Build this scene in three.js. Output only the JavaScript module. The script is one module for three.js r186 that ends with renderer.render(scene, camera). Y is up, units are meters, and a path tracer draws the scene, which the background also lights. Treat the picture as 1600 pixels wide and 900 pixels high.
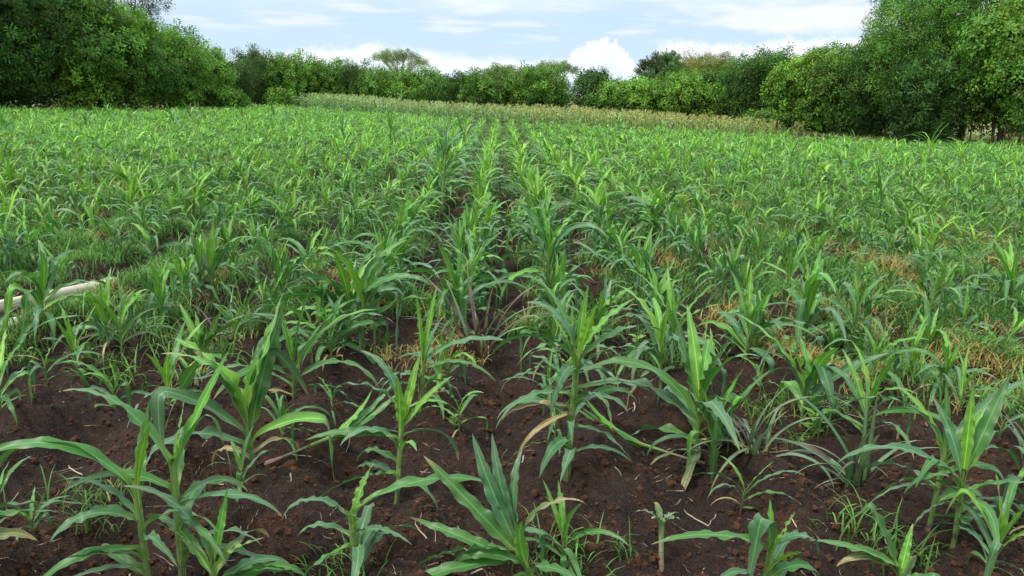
import * as THREE from 'three';
import { mergeGeometries } from 'three/addons/utils/BufferGeometryUtils.js';
import { createNoise2D, createNoise3D } from 'simplex-noise';

// ---------------------------------------------------------------- helpers for chance and noise
function mulberry(a) { return () => { a |= 0; a = a + 0x6D2B79F5 | 0; let t = Math.imul(a ^ a >>> 15, 1 | a); t = t + Math.imul(t ^ t >>> 7, 61 | t) ^ t; return ((t ^ t >>> 14) >>> 0) / 4294967296; }; }
const n2 = createNoise2D(mulberry(11)), n3 = createNoise3D(mulberry(12));
const { lerp, clamp, smoothstep: ss3 } = THREE.MathUtils;
const ss = (a, b, x) => { const t = clamp((x - a) / (b - a), 0, 1); return t * t * (3 - 2 * t); };
const fbm = (x, y, o = 4) => { let s = 0, a = .5; for (let i = 0; i < o; i++) { s += a * n2(x, y); x = x * 2.03 + 7.1; y = y * 2.03 - 3.7; a *= .5; } return s; };
const D = Math.PI / 180;
const curve = (pts, x) => { if (x <= pts[0][0]) return pts[0][1]; for (let i = 1; i < pts.length; i++) if (x < pts[i][0]) return lerp(pts[i - 1][1], pts[i][1], (x - pts[i - 1][0]) / (pts[i][0] - pts[i - 1][0])); return pts.at(-1)[1]; };

// ---------------------------------------------------------------- camera, sky, sun, exposure
const scene = new THREE.Scene();
const EYE = 1.8;
const camera = new THREE.PerspectiveCamera(42, 16 / 9, .1, 3000);
camera.rotation.order = 'YXZ';
camera.position.set(0, EYE, 0);
camera.rotation.set(-14.5 * D, -1.07 * D, 1.5 * D);
const renderer = new THREE.WebGLRenderer({ antialias: true });
renderer.toneMapping = THREE.LinearToneMapping;
renderer.toneMappingExposure = 1.26;
renderer.shadowMap.enabled = true;

const SUN_AZ = -118, SUN_EL = 60;   // degrees: 0 is straight ahead, positive to the right
const sunDir = new THREE.Vector3(Math.sin(SUN_AZ * D) * Math.cos(SUN_EL * D), Math.sin(SUN_EL * D), -Math.cos(SUN_AZ * D) * Math.cos(SUN_EL * D));
const sun = new THREE.DirectionalLight(new THREE.Color(1, .95, .86), 2.6);
sun.name = 'sun'; sun.position.copy(sunDir).multiplyScalar(120); sun.castShadow = true; sun.shadow.radius = 20;
sun.shadow.camera.left = sun.shadow.camera.bottom = -90; sun.shadow.camera.right = sun.shadow.camera.top = 90; sun.shadow.camera.far = 300;
sun.target.position.set(0, 0, -30);
sun.position.add(sun.target.position);
scene.add(sun, sun.target);

function makeSky() {   // a thin bright veil over pale blue, a bank of cumulus along the horizon
  const W = 4096, H = 2048, data = new Float32Array(W * H * 4);
  const top = [[-75, 2.2], [-40, 1.5], [-20, 1.9], [-15, 2.8], [-11, 3.35], [-8, 3.3], [-4.2, 2.9], [-1, 2.75], [3.2, 2.75], [4.6, 2.6], [5.4, 3.7], [7, 4.35], [8.6, 3.7], [9.3, 2.9], [10.6, 2.6], [11.2, 3.9], [13, 4.2], [17, 4.1], [21, 4.4], [25, 4.6], [32, 4.2], [45, 3], [75, 2.6]];
  const blue = [.42, .59, .79], pale = [.66, .79, .88], white = [.90, .91, .92], grey = [.56, .66, .78];
  for (let r = H / 2; r < H; r++) {
    const el = ((r + .5) / H - .5) * 180, ce = Math.cos(el * D), se = Math.sin(el * D);
    for (let c = 0; c < W; c++) {
      const a = ((c + .5) / W - .5) * 2 * Math.PI, x = Math.cos(a) * ce, z = Math.sin(a) * ce;
      let az = Math.atan2(x, -z) / D;
      const fine = el < 14;
      // blue, washed out towards the horizon
      const hz = Math.exp(-el / 3.2);
      let col = [0, 1, 2].map((k) => lerp(blue[k], pale[k], .25 + .45 * hz));
      // high veil: streaks on a plane far above
      const px = x / (se + .12), pz = z / (se + .12);
      let veil = fbm(px * .16 + 3.3, pz * .3 + 1.7, 5) * .8 + .55;
      veil = lerp(veil, ss(4.6, 8.2, el + 1.3 * fbm(az * .05, el * .35, 4) - .035 * az), .7);
      veil = ss(.12, .85, veil) * lerp(.25, 1, ss(3, 7, el));
      const lum = 1 + .75 * ss(10, 60, el);
      const vw = [.77 * lum, .85 * lum, .89 * lum];
      for (let k = 0; k < 3; k++) col[k] = lerp(col[k] * lerp(1, 1.25, ss(10, 60, el)), vw[k], veil * .88);
      if (fine) {
        // second, softer bank
        const s2 = ss(4.4, 5.2, el + .5 * fbm(az * .3, el * 1.2 + 9, 4)) * ss(6.6, 5.9, el + .5 * fbm(az * .22 + 4, el * 1.4, 4)) * ss(12.5, 17, az + fbm(az * .2, el, 3) * 3) * ss(50, 30, az);
        for (let k = 0; k < 3; k++) col[k] = lerp(col[k], [.78, .81, .85][k], s2 * .85);
        // cumulus bank with a puffed upper rim
        const wx = az + .5 * fbm(az * .8 + 3, el * .9, 3), we = el + .4 * fbm(az * .8, el * .9 + 6, 3), puff = Math.abs(n2(wx * .55, we * .7)) * .5 + Math.abs(n2(wx * 1.5 + 5, we * 1.9)) * .3 + Math.abs(n2(wx * 3.6, we * 4.2 + 8)) * .18;
        const bold = Math.exp(-(((az - 8) / 3) ** 2)) + .3 * ss(-16, -11, az) * ss(-5, -9, az) + .35 * ss(10, 12, az);
        const t = curve(top, az) + (.3 - puff) * lerp(.45, 1.3, clamp(bold, 0, 1)) + .45 * fbm(az * .22, 2.2, 4);
        const m = ss(-.05, lerp(.9, .34, clamp(bold, 0, 1)), t - el);
        const shade = ss(.2, 2.6, t - el + .8 * fbm(az * .45 + 8, el * .9, 4) + puff * .6);
        for (let k = 0; k < 3; k++) col[k] = lerp(col[k], lerp(white[k] * .99, grey[k] * 1.2, shade * .75), m * lerp(.95, .55, ss(2.2, .0, el)));
        // small wisps
        const wisp = ss(.40, .95, fbm(az * .09 + 20, el * .9 + 5, 4) + .40) * ss(3, 4.4, el) * ss(11, 6, el);
        for (let k = 0; k < 3; k++) col[k] = lerp(col[k], .84, wisp * .5);
      }
      const i = (r * W + c) * 4;
      data[i] = col[0]; data[i + 1] = col[1]; data[i + 2] = col[2]; data[i + 3] = 1;
    }
  }
  for (let r = 0; r < H / 2; r++) for (let c = 0; c < W; c++) { const i = (r * W + c) * 4; data[i] = .10; data[i + 1] = .12; data[i + 2] = .07; data[i + 3] = 1; }
  const t = new THREE.DataTexture(data, W, H, THREE.RGBAFormat, THREE.FloatType);
  t.mapping = THREE.EquirectangularReflectionMapping; t.magFilter = THREE.LinearFilter; t.needsUpdate = true;
  return t;
}
scene.background = makeSky();
scene.environment = scene.background;

// ---------------------------------------------------------------- naming and tagging
const taken = {};
const numbered = (n) => { const k = taken[n] = (taken[n] ?? -1) + 1; return k ? n + '_' + String(k).padStart(3, '0') : n; };
function tag(o, label, category, group, kind) { if (label) o.userData.label = label; if (category) o.userData.category = category; if (group) o.userData.group = group; if (kind) o.userData.kind = kind; return o; }
function thing(name, label, category, group) { const o = new THREE.Group(); o.name = numbered(name); scene.add(o); return tag(o, label, category, group); }
function part(name, geo, mat, parent) { const m = new THREE.Mesh(geo, mat); m.name = name; m.castShadow = m.receiveShadow = true; parent.add(m); return m; }

// ---------------------------------------------------------------- textures and materials
function canvasTex(w, h, draw, srgb) { const c = document.createElement('canvas'); c.width = w; c.height = h; draw(c.getContext('2d'), w, h); const t = new THREE.CanvasTexture(c); if (srgb) t.colorSpace = THREE.SRGBColorSpace; t.wrapS = t.wrapT = THREE.RepeatWrapping; t.magFilter = THREE.LinearFilter; return t; }
const LEAF_GREY = .36;   // the blade's mean in the leaf texture; vertex colours are divided by it
function leafTexture(seed) {
  const r = mulberry(seed);
  return canvasTex(256, 1024, (g, w, h) => {
    const im = g.createImageData(w, h);
    for (let y = 0; y < h; y++) for (let x = 0; x < w; x++) {
      const u = (x + .5) / w - .5, v = y / h;
      const vein = .05 * Math.sin(u * 150) + .045 * n2(u * 120, v * 3 + seed) + .03 * n2(u * 260, v * 8);
      const blotch = .13 * fbm(u * 3 + seed, v * 22, 3) + .10 * n2(u * 2 + 5, v * 6 + seed);
      let L = LEAF_GREY * (1 + vein + blotch);
      const rib = Math.exp(-((u / .028) ** 2));
      const near = Math.exp(-((u / .085) ** 2)) * .18;
      L = lerp(L * (1 + near), .98, rib * .85);
      const edge = ss(.46, .5, Math.abs(u));
      L *= 1 - .22 * edge;
      const o = (y * w + x) * 4, tint = rib * .5;
      const q = (c) => 255 * Math.pow(clamp(c, 0, 1), 1 / 2.2);
      im.data[o] = q(L * (1 + .05 * blotch)); im.data[o + 1] = q(L); im.data[o + 2] = q(L * (1 - .25 * tint)); im.data[o + 3] = 255;
    }
    g.putImageData(im, 0, 0);
    for (let i = 0; i < 60; i++) { // chewed and scratched pale flecks
      const x = r() * w, y = r() * h; g.fillStyle = `rgba(235,232,190,${.25 + r() * .5})`; g.beginPath(); g.ellipse(x, y, .8 + r() * 2.2, 2 + r() * 7, 0, 0, 7); g.fill();
    }
  }, true);
}
const leafBump = canvasTex(128, 128, (g, w, h) => {
  const im = g.createImageData(w, h);
  for (let y = 0; y < h; y++) for (let x = 0; x < w; x++) { const u = x / w - .5; const L = 128 + 55 * Math.sin(u * 110) + 20 * n2(u * 30, y / h * 2) - 90 * Math.exp(-((u / .03) ** 2)); const o = (y * w + x) * 4; im.data[o] = im.data[o + 1] = im.data[o + 2] = clamp(L, 0, 255); im.data[o + 3] = 255; }
  g.putImageData(im, 0, 0);
});
const leafTex = [leafTexture(1), leafTexture(2), leafTexture(3)];
const mkLeaf = (t, bump) => new THREE.MeshPhysicalMaterial({ name: 'maize leaf', map: t, vertexColors: true, roughness: .92, side: THREE.DoubleSide, transmission: .34, thickness: 0, clearcoat: .85, clearcoatRoughness: .42, specularIntensity: .45, ...(bump ? { bumpMap: leafBump, bumpScale: .0006 } : {}) });
const leafMats = leafTex.map((t) => mkLeaf(t, true));
const fieldLeafMat = mkLeaf(leafTex[0], false);
const stalkTex = canvasTex(64, 512, (g, w, h) => {
  const im = g.createImageData(w, h);
  for (let y = 0; y < h; y++) for (let x = 0; x < w; x++) { const L = 205 + 28 * n2(x * .4, y * .01) + 20 * fbm(x * .05, y * .02, 3) - (y % 128 < 6 ? 60 : 0); const o = (y * w + x) * 4; im.data[o] = im.data[o + 1] = im.data[o + 2] = clamp(L, 0, 255); im.data[o + 3] = 255; }
  g.putImageData(im, 0, 0);
}, true);
const stalkMat = new THREE.MeshPhysicalMaterial({ name: 'maize stalk', map: stalkTex, vertexColors: true, roughness: .55, clearcoat: .2, clearcoatRoughness: .4, side: THREE.DoubleSide });
const bladeMat = new THREE.MeshPhysicalMaterial({ name: 'grass blade', vertexColors: true, roughness: .95, transmission: .3, thickness: 0, side: THREE.DoubleSide, clearcoat: .2, clearcoatRoughness: .5, specularIntensity: .3 });
const strawMat = new THREE.MeshStandardMaterial({ name: 'dry straw', vertexColors: true, roughness: .85, side: THREE.DoubleSide });

// ---------------------------------------------------------------- leaves, stalks and maize plants
const TONE = {   // base, middle and tip of a blade, linear
  m: [[.17, .33, .05], [.056, .185, .028], [.064, .180, .032]],
  b: [[.16, .30, .07], [.064, .180, .062], [.100, .205, .090]],
  y: [[.24, .42, .05], [.165, .370, .030], [.125, .310, .028]],
  g: [[.24, .42, .05], [.120, .320, .030], [.095, .270, .030]],
  d: [[.30, .30, .10], [.42, .32, .13], [.36, .24, .11]],
  h: [[.18, .28, .06], [.10, .17, .04], [.42, .32, .12]],
  p: [[.12, .055, .035], [.085, .055, .035], [.075, .07, .035]],
  w: [[.13, .20, .06], [.12, .20, .09], [.16, .20, .10]],
};
const up = new THREE.Vector3(0, 1, 0);
function leafGeo(o, r) {
  const { az, len, e0, e1, w, y, tone = 'm', kink, kinkA = 110, R = .008, sheath = .08, p = 1.35, curl = 0, roll0 = 0, roll1 = 0, waves = 5, amp = .16, segs = 26, ac = 6, cup = 1, v0 = r() } = o;
  const pos = [], uv = [], col = [], idx = [];
  const ns = sheath > 0 ? Math.max(2, Math.round(segs / 7)) : 0, n = ns + segs, N = ac + 1;
  const C = TONE[tone], jit = .85 + .3 * r(), jr = 1 + (r() - .5) * .2;
  const P = new THREE.Vector3(), T = new THREE.Vector3(), U = new THREE.Vector3(), S = new THREE.Vector3(), d = new THREE.Vector3();
  const tipBrown = r() < .5 ? r() : 0, phL = r() * 6.28, phR = r() * 6.28, wv = waves * (.8 + .4 * r());
  for (let i = 0; i <= n; i++) {
    let t = 0, e, A, width, a = az;
    if (i <= ns && ns) {
      const s = i / ns; e = 89; A = lerp(330, 230, s); width = A * D * R * 1.12;
      d.set(Math.cos(a * D), 0, -Math.sin(a * D));
      P.set(d.x * R * 1.1, y - sheath * (1 - s), d.z * R * 1.1);
    } else {
      t = (i - ns) / segs;
      e = e0 + (e1 - e0) * Math.pow(t, p);
      if (kink) e -= kinkA * ss(kink - .05, kink + .05, t);
      e = Math.max(e, -89);
      if (ns && t < .12) e = lerp(89, e, ss(0, .12, t));
      a = az + curl * t;
      d.set(Math.cos(a * D), 0, -Math.sin(a * D));
      if (i === 0) P.set(d.x * R, y, d.z * R); else { const dl = len / segs; P.addScaledVector(d, Math.cos(e * D) * dl); P.y += Math.sin(e * D) * dl; }
      const f = (ns ? lerp(.42, 1, ss(0, .34, t)) : lerp(.6, 1, ss(0, .3, t))) * Math.pow(Math.max(0, 1 - Math.pow(t, 2.3)), .85);
      const A0 = ns ? 230 : 60;
      A = t < .16 ? lerp(A0, 75 * cup, ss(0, .16, t)) : lerp(75 * cup, 14, ss(.16, .75, t));
      width = w * f;
      if (ns && t < .16) width = lerp(230 * D * R * 1.12, width, ss(0, .16, t));
      if (kink) A *= 1 - .7 * Math.exp(-(((t - kink) / .06) ** 2));
    }
    T.set(d.x * Math.cos(e * D), Math.sin(e * D), d.z * Math.cos(e * D));
    U.set(-d.x * Math.sin(e * D), Math.cos(e * D), -d.z * Math.sin(e * D));
    S.crossVectors(T, U);
    const ro = (roll0 * ss(0, .25, t) + roll1 * t) * D;
    if (ro) { U.applyAxisAngle(T, ro); S.applyAxisAngle(T, ro); }
    const AR = Math.max(A * D, .05), rad = width / AR, env = Math.pow(Math.sin(Math.PI * clamp(t, 0, 1)), .6);
    for (let k = 0; k < N; k++) {
      const s = k / ac - .5, an = s * AR, x = rad * Math.sin(an) * (t > .15 ? 1 - .32 * Math.max(0, n2(t * 7 + phR * 5, s < 0 ? 20 + phL : 30 + phL) - .25) * Math.abs(2 * s) : 1);
      let h = rad * (1 - Math.cos(an));
      if (t > 0) h += amp * Math.min(w, width * 1.2) * env * Math.pow(Math.abs(2 * s), 1.6) * (Math.sin(t * wv * 6.283 + (s < 0 ? phL : phR)) * .45 + .95 * n2(t * wv * 1.3 + phL * 9, s < 0 ? 1 : 7)) - (Math.abs(s) < .01 ? .02 * width : 0);
      pos.push(P.x + S.x * x + U.x * h, P.y + S.y * x + U.y * h, P.z + S.z * x + U.z * h);
      uv.push(k / ac, v0 + t * .9);
      const brown = tipBrown * ss(.86, .99, t + .05 * Math.abs(s)), c = t < .3 ? [0, 1, 2].map((q) => lerp(C[0][q], C[1][q], ss(0, .3, t))) : [0, 1, 2].map((q) => lerp(C[1][q], C[2][q], ss(.45, 1, t)));
      if (brown) c.forEach((v, q) => { c[q] = lerp(v, [.34, .26, .11][q], brown); });
      if (i <= ns) c.forEach((v, q) => { c[q] = lerp(v, [.22, .33, .09][q], .5); });
      col.push(c[0] * jit * jr / LEAF_GREY, c[1] * jit / LEAF_GREY, c[2] * jit / LEAF_GREY);
    }
  }
  for (let i = 0; i < n; i++) for (let k = 0; k < ac; k++) { const q = i * N + k; idx.push(q, q + N, q + 1, q + 1, q + N, q + N + 1); }
  const g = new THREE.BufferGeometry();
  g.setAttribute('position', new THREE.Float32BufferAttribute(pos, 3)); g.setAttribute('uv', new THREE.Float32BufferAttribute(uv, 2)); g.setAttribute('color', new THREE.Float32BufferAttribute(col, 3));
  g.setIndex(idx); g.computeVertexNormals();
  return g;
}
function stalkGeo(h, r0, r1, c0, c1, rs = 9, hs = 10) {
  const g = new THREE.CylinderGeometry(r1, r0, h + .04, rs, hs, true); g.translate(0, h / 2 - .02, 0);
  const p = g.attributes.position, col = [];
  for (let i = 0; i < p.count; i++) {
    const f = clamp(p.getY(i) / h, 0, 1), k = 1 + .14 * Math.pow(Math.max(0, Math.cos(f * 5 * Math.PI * 2)), 8) + .35 * Math.exp(-f * 14);
    p.setX(i, p.getX(i) * k); p.setZ(i, p.getZ(i) * k);
    for (let q = 0; q < 3; q++) col.push(lerp(c0[q], c1[q], ss(0, .5, f)));
  }
  g.setAttribute('color', new THREE.Float32BufferAttribute(col, 3)); g.computeVertexNormals();
  return g;
}
// what a plant of each style is made of: a list of leaf descriptions and a stalk
function plantSpec(style, H, r, lod) {
  const S = { m: { N: 9 }, s: { N: 6 }, b: { N: 9, tone: 'bright' }, u: { N: 7 }, v: { N: 9 }, T: { N: 13 }, d: { N: 7 }, Y: { N: 13 } }[style] ?? { N: 8 };
  const N = S.N + (r() < .4 ? 1 : 0) + (style !== 's' ? (lod[0] > 20 ? 3 : 2) : 1), phi = r() * 360, L = clamp(H * ((lod[0] > 20 ? 1.0 : .64) + .3 * r()), .18, .74), big = lod[0] > 20, W = clamp(H * (style === 'Y' ? .06 : big ? .102 : .085), .022, .092) * (.85 + .35 * r()) * (style === 'v' ? 1.35 : 1);
  const leaves = [];
  for (let i = 0; i < N; i++) {
    const f = i / (N - 1), topmost = f > .72;
    let e0 = lerp(28, 80, Math.pow(f, .65)) + (r() - .5) * 24, e1 = topmost ? lerp(-30, 66, r()) : lerp(-90, lod[0] > 20 ? -35 : -5, f) + (r() - .5) * 60, p = topmost ? 1.6 : .95 + .9 * r();
    if ((style === 'u' || style === 'b') && (f > .45)) { e0 = lerp(45, 86, f) + (r() - .5) * 12; e1 = lerp(-50, 76, f) + (r() - .5) * 24; }
    if (style === 'v' && f > .3) { e0 = 62 + r() * 18; e1 = 10 + r() * 50; }
    let tone = topmost ? (r() < .32 ? 'y' : r() < .8 ? 'g' : 'm') : f < .16 ? (r() < .3 ? 'd' : r() < .4 ? 'h' : 'm') : r() < .42 ? 'b' : r() < .75 ? 'm' : 'g';
    if (S.tone && f > .5) tone = r() < .6 ? 'y' : 'g';
    if (style === 'Y' && f > .3) tone = r() < .3 ? 'b' : r() < .7 ? 'm' : 'g';
    const ll = L * (.52 + .68 * Math.sin(Math.PI * (.14 + .70 * f))) * (topmost ? .82 : 1) * (.85 + .3 * r()) * (tone === 'd' ? .7 : 1);
    leaves.push({
      az: phi + (i % 2) * 180 + (r() - .5) * 100, len: ll, e0, e1, p, w: W * (.6 + .5 * Math.sin(Math.PI * (.1 + .75 * f))) * (tone === 'd' ? .55 : 1), y: H * (.08 + (style === 'Y' ? .62 : .44) * f), tone,
      kink: !topmost && r() < .3 ? .3 + r() * .4 : 0, curl: (r() - .5) * 70, roll0: (r() - .5) * 60, roll1: (r() - .5) * 90, cup: topmost ? 1.7 : 1, sheath: H * (topmost ? .16 : .11), R: H * .013 * (1 - .25 * f), waves: 3 + r() * 4, amp: .14 + r() * .2,
    });
  }
  const dark = style === 'd';
  return { leaves, hs: H * .52, r0: clamp(H * .0165, .005, .013), r1: clamp(H * .009, .003, .007), c0: dark ? [.05, .05, .03] : r() < .25 ? [.22, .10, .10] : [.20, .26, .09], c1: dark ? [.04, .06, .03] : [.13, .25, .05], lod };
}
function plantGeos(spec, r) {
  const [segs, ac] = spec.lod;
  return { stalk: stalkGeo(spec.hs, spec.r0, spec.r1, spec.c0, spec.c1, segs > 15 ? 9 : 5, segs > 15 ? 20 : 6), leaves: spec.leaves.map((l) => leafGeo({ ...l, segs, ac }, r)) };
}
function plantParts(root, spec, r, H) {   // H: the height the plant must come out at
  const g = plantGeos(spec, r);
  if (H) {
    let topY = 0; g.leaves.forEach((l) => { l.computeBoundingBox(); topY = Math.max(topY, l.boundingBox.max.y); });
    const k = clamp(H / topY, .6, 1.9); [g.stalk, ...g.leaves].forEach((l) => l.scale(lerp(1, k, .8), k, lerp(1, k, .8)));
  }
  part('stalk', g.stalk, stalkMat, root);
  g.leaves.forEach((l, i) => part('leaf', l, leafMats[i % 3], root));
}

// ---------------------------------------------------------------- the ground
const ROW0 = .45, PITCH = .75;
const inField = (x, z) => { const d = -z; const xl = curve([[0, -70], [30, -40], [43, -27], [49, -21.8], [60, -20], [72, -19]], d), xr = curve([[0, 60], [25, 32], [33, 25], [38, 22.5], [44, 20.5], [52, 18.3], [60, 15.5], [80, 10]], d); return x > xl && x < xr; };
const bandFront = (x) => curve([[-24, 70], [-18, 66], [-8, 53], [0, 44], [8, 39.5], [15, 36.5], [22, 35]], x);
function slope(x, z) { return -.2 * ss(2, 20, x) * ss(10, 34, -z) + .12 * fbm(x * .04, z * .04, 2); }
function soil(x, z) {
  const d = Math.hypot(x, z), k = (x - ROW0) / PITCH + .12 * n2(z * .5, 3);
  let h = .055 * Math.cos(k * 2 * Math.PI) * (1 - ss(14, 30, d));
  if (d < 30) {
    h += .085 * n2(x * 1.1, z * .9) + .035 * n2(x * 2.7 + 9, z * 2.3);
    const near = 1 - ss(8, 16, d);
    if (near > 0) {
      const lump = 1 - Math.abs(n2(x * 6.1, z * 5.7 + 4));
      h += near * (.028 * lump + .012 * n2(x * 11 + 2, z * 12) + .015 * Math.abs(n2(x * 23, z * 24)) + .013 * n2(x * 43, z * 42));
    }
  }
  return h;
}
const ground = (x, z) => slope(x, z) + soil(x, z);
{
  const speck = canvasTex(1024, 1024, (g, w, h) => {
    const im = g.createImageData(w, h), tile = (s, sx, sy) => (x, y) => { const a = x / w * 6.28318, b = y / h * 6.28318; return n3(Math.cos(a) * s + sx, Math.sin(a) * s + Math.cos(b) * s * .77, Math.sin(b) * s + sy); };
    const A = tile(1.5, 1, 2), B = tile(7, 3, 9), C = tile(26, 5, 1), E = tile(70, 8, 3);
    for (let y = 0; y < h; y++) for (let x = 0; x < w; x++) {
      const q = .66 + .10 * A(x, y) + .18 * B(x, y) + .26 * C(x, y) + .30 * E(x, y), warm = .05 * B(x + 300, y);
      const o = (y * w + x) * 4;
      im.data[o] = 255 * clamp(q * (1 + warm), .1, 1); im.data[o + 1] = 255 * clamp(q, .1, 1); im.data[o + 2] = 255 * clamp(q * (1 - warm), .1, 1); im.data[o + 3] = 255;
    }
    g.putImageData(im, 0, 0);
    const r = mulberry(77);
    for (let i = 0; i < 1500; i++) { // rootlets, chaff and grit
      const x = r() * w, y = r() * h, a = r() * 6.28, l = 2 + r() * r() * 26;
      g.strokeStyle = `rgba(${215 + r() * 40},${185 + r() * 40},${140 + r() * 50},${.12 + .4 * r()})`; g.lineWidth = .6 + r() * .9; g.beginPath(); g.moveTo(x, y); g.lineTo(x + Math.cos(a) * l, y + Math.sin(a) * l); g.stroke();
    }
  }, true);
  speck.repeat.set(1 / 1.3, 1 / 1.3);
  const bump = canvasTex(512, 512, (g, w, h) => {
    const im = g.createImageData(w, h);
    for (let y = 0; y < h; y++) for (let x = 0; x < w; x++) { const a = x / w * 6.28318, b = y / h * 6.28318, f = (s, o) => n3(Math.cos(a) * s + o, Math.sin(a) * s + Math.cos(b) * s * .77, Math.sin(b) * s + o); const L = 128 + 50 * f(14, 1) + 45 * f(34, 6) + 30 * f(80, 3); const o = (y * w + x) * 4; im.data[o] = im.data[o + 1] = im.data[o + 2] = clamp(L, 0, 255); im.data[o + 3] = 255; }
    g.putImageData(im, 0, 0);
  });
  bump.repeat.set(1 / .7, 1 / .7);
  const m = new THREE.MeshStandardMaterial({ name: 'dark tilled soil', map: speck, bumpMap: bump, bumpScale: .03, vertexColors: true, roughness: .96 });
  // one sheet, finer close to where the field path is, out past the hedges
  const zs = [1.5]; while (zs.at(-1) > -95) { const d = Math.max(2.2, Math.abs(zs.at(-1))); zs.push(zs.at(-1) - Math.max(.011, .0058 * d)); }
  const nc = 720, pos = [], uv = [], col = [], idx = [];
  for (const z of zs) for (let c = 0; c <= nc; c++) {
    const half = 3.2 + .95 * Math.abs(Math.min(z, 0)) * .9, x = (c / nc * 2 - 1) * half + .05;
    pos.push(x, ground(x, z), z); uv.push(x, z);
    const wet = .5 + .5 * n2(x * .8, z * .7), dry = ss(.1, .7, n2(x * 2.3 + 5, z * 2)), k = lerp(.85, 1.15, wet) * (1 + .6 * dry), far = ss(9, 22, -z);
    col.push(lerp(.056, .056, far) * k, lerp(.0200, .022, far) * k, lerp(.0060, .008, far) * k);
  }
  const N = nc + 1;
  const out = (q) => pos[q * 3 + 2] < -8 && !inField(pos[q * 3] * .985, pos[q * 3 + 2] * .985);
  for (let i = 0; i < zs.length - 1; i++) for (let c = 0; c < nc; c++) { const q = i * N + c; if (out(q)) continue; idx.push(q, q + 1, q + N, q + 1, q + N + 1, q + N); }
  const g = new THREE.BufferGeometry();
  g.setAttribute('position', new THREE.Float32BufferAttribute(pos, 3)); g.setAttribute('uv', new THREE.Float32BufferAttribute(uv, 2)); g.setAttribute('color', new THREE.Float32BufferAttribute(col, 3)); g.setIndex(idx); g.computeVertexNormals();
  tag(part('field_soil', g, m, scene), 'dark brown tilled soil of the maize field', null, null, 'structure');
  // pasture round the field, to the horizon
  const R = [0]; for (let q = 2; q < 110; q += 1.5) R.push(q); R.push(120, 140, 200, 400, 900, 2000); const p2 = [], c2 = [], i2 = [], sN = 240;
  R.forEach((rr) => { for (let s = 0; s < sN; s++) { const a = s / sN * 6.28318, x = Math.cos(a) * rr, z = Math.sin(a) * rr - 20; p2.push(x, Math.min(slope(x, z), 0) - (inField(x * .97, z * .97) && z > -90 && z < 3 ? .8 : .06), z); const k = .8 + .4 * (.5 + .5 * n2(x * .05, z * .05)); c2.push(.22 * k, .23 * k, .075 * k); } });
  for (let i = 0; i < R.length - 1; i++) for (let s = 0; s < sN; s++) { const a = i * sN + s, b = i * sN + (s + 1) % sN; i2.push(a, b, a + sN, b, b + sN, a + sN); }
  const g2 = new THREE.BufferGeometry(); g2.setAttribute('position', new THREE.Float32BufferAttribute(p2, 3)); g2.setAttribute('color', new THREE.Float32BufferAttribute(c2, 3)); g2.setIndex(i2); g2.computeVertexNormals();
  tag(part('pasture', g2, new THREE.MeshStandardMaterial({ name: 'dry pasture', vertexColors: true, roughness: .95 }), scene), 'pale dry pasture beyond the hedges', null, null, 'structure');
}

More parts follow.
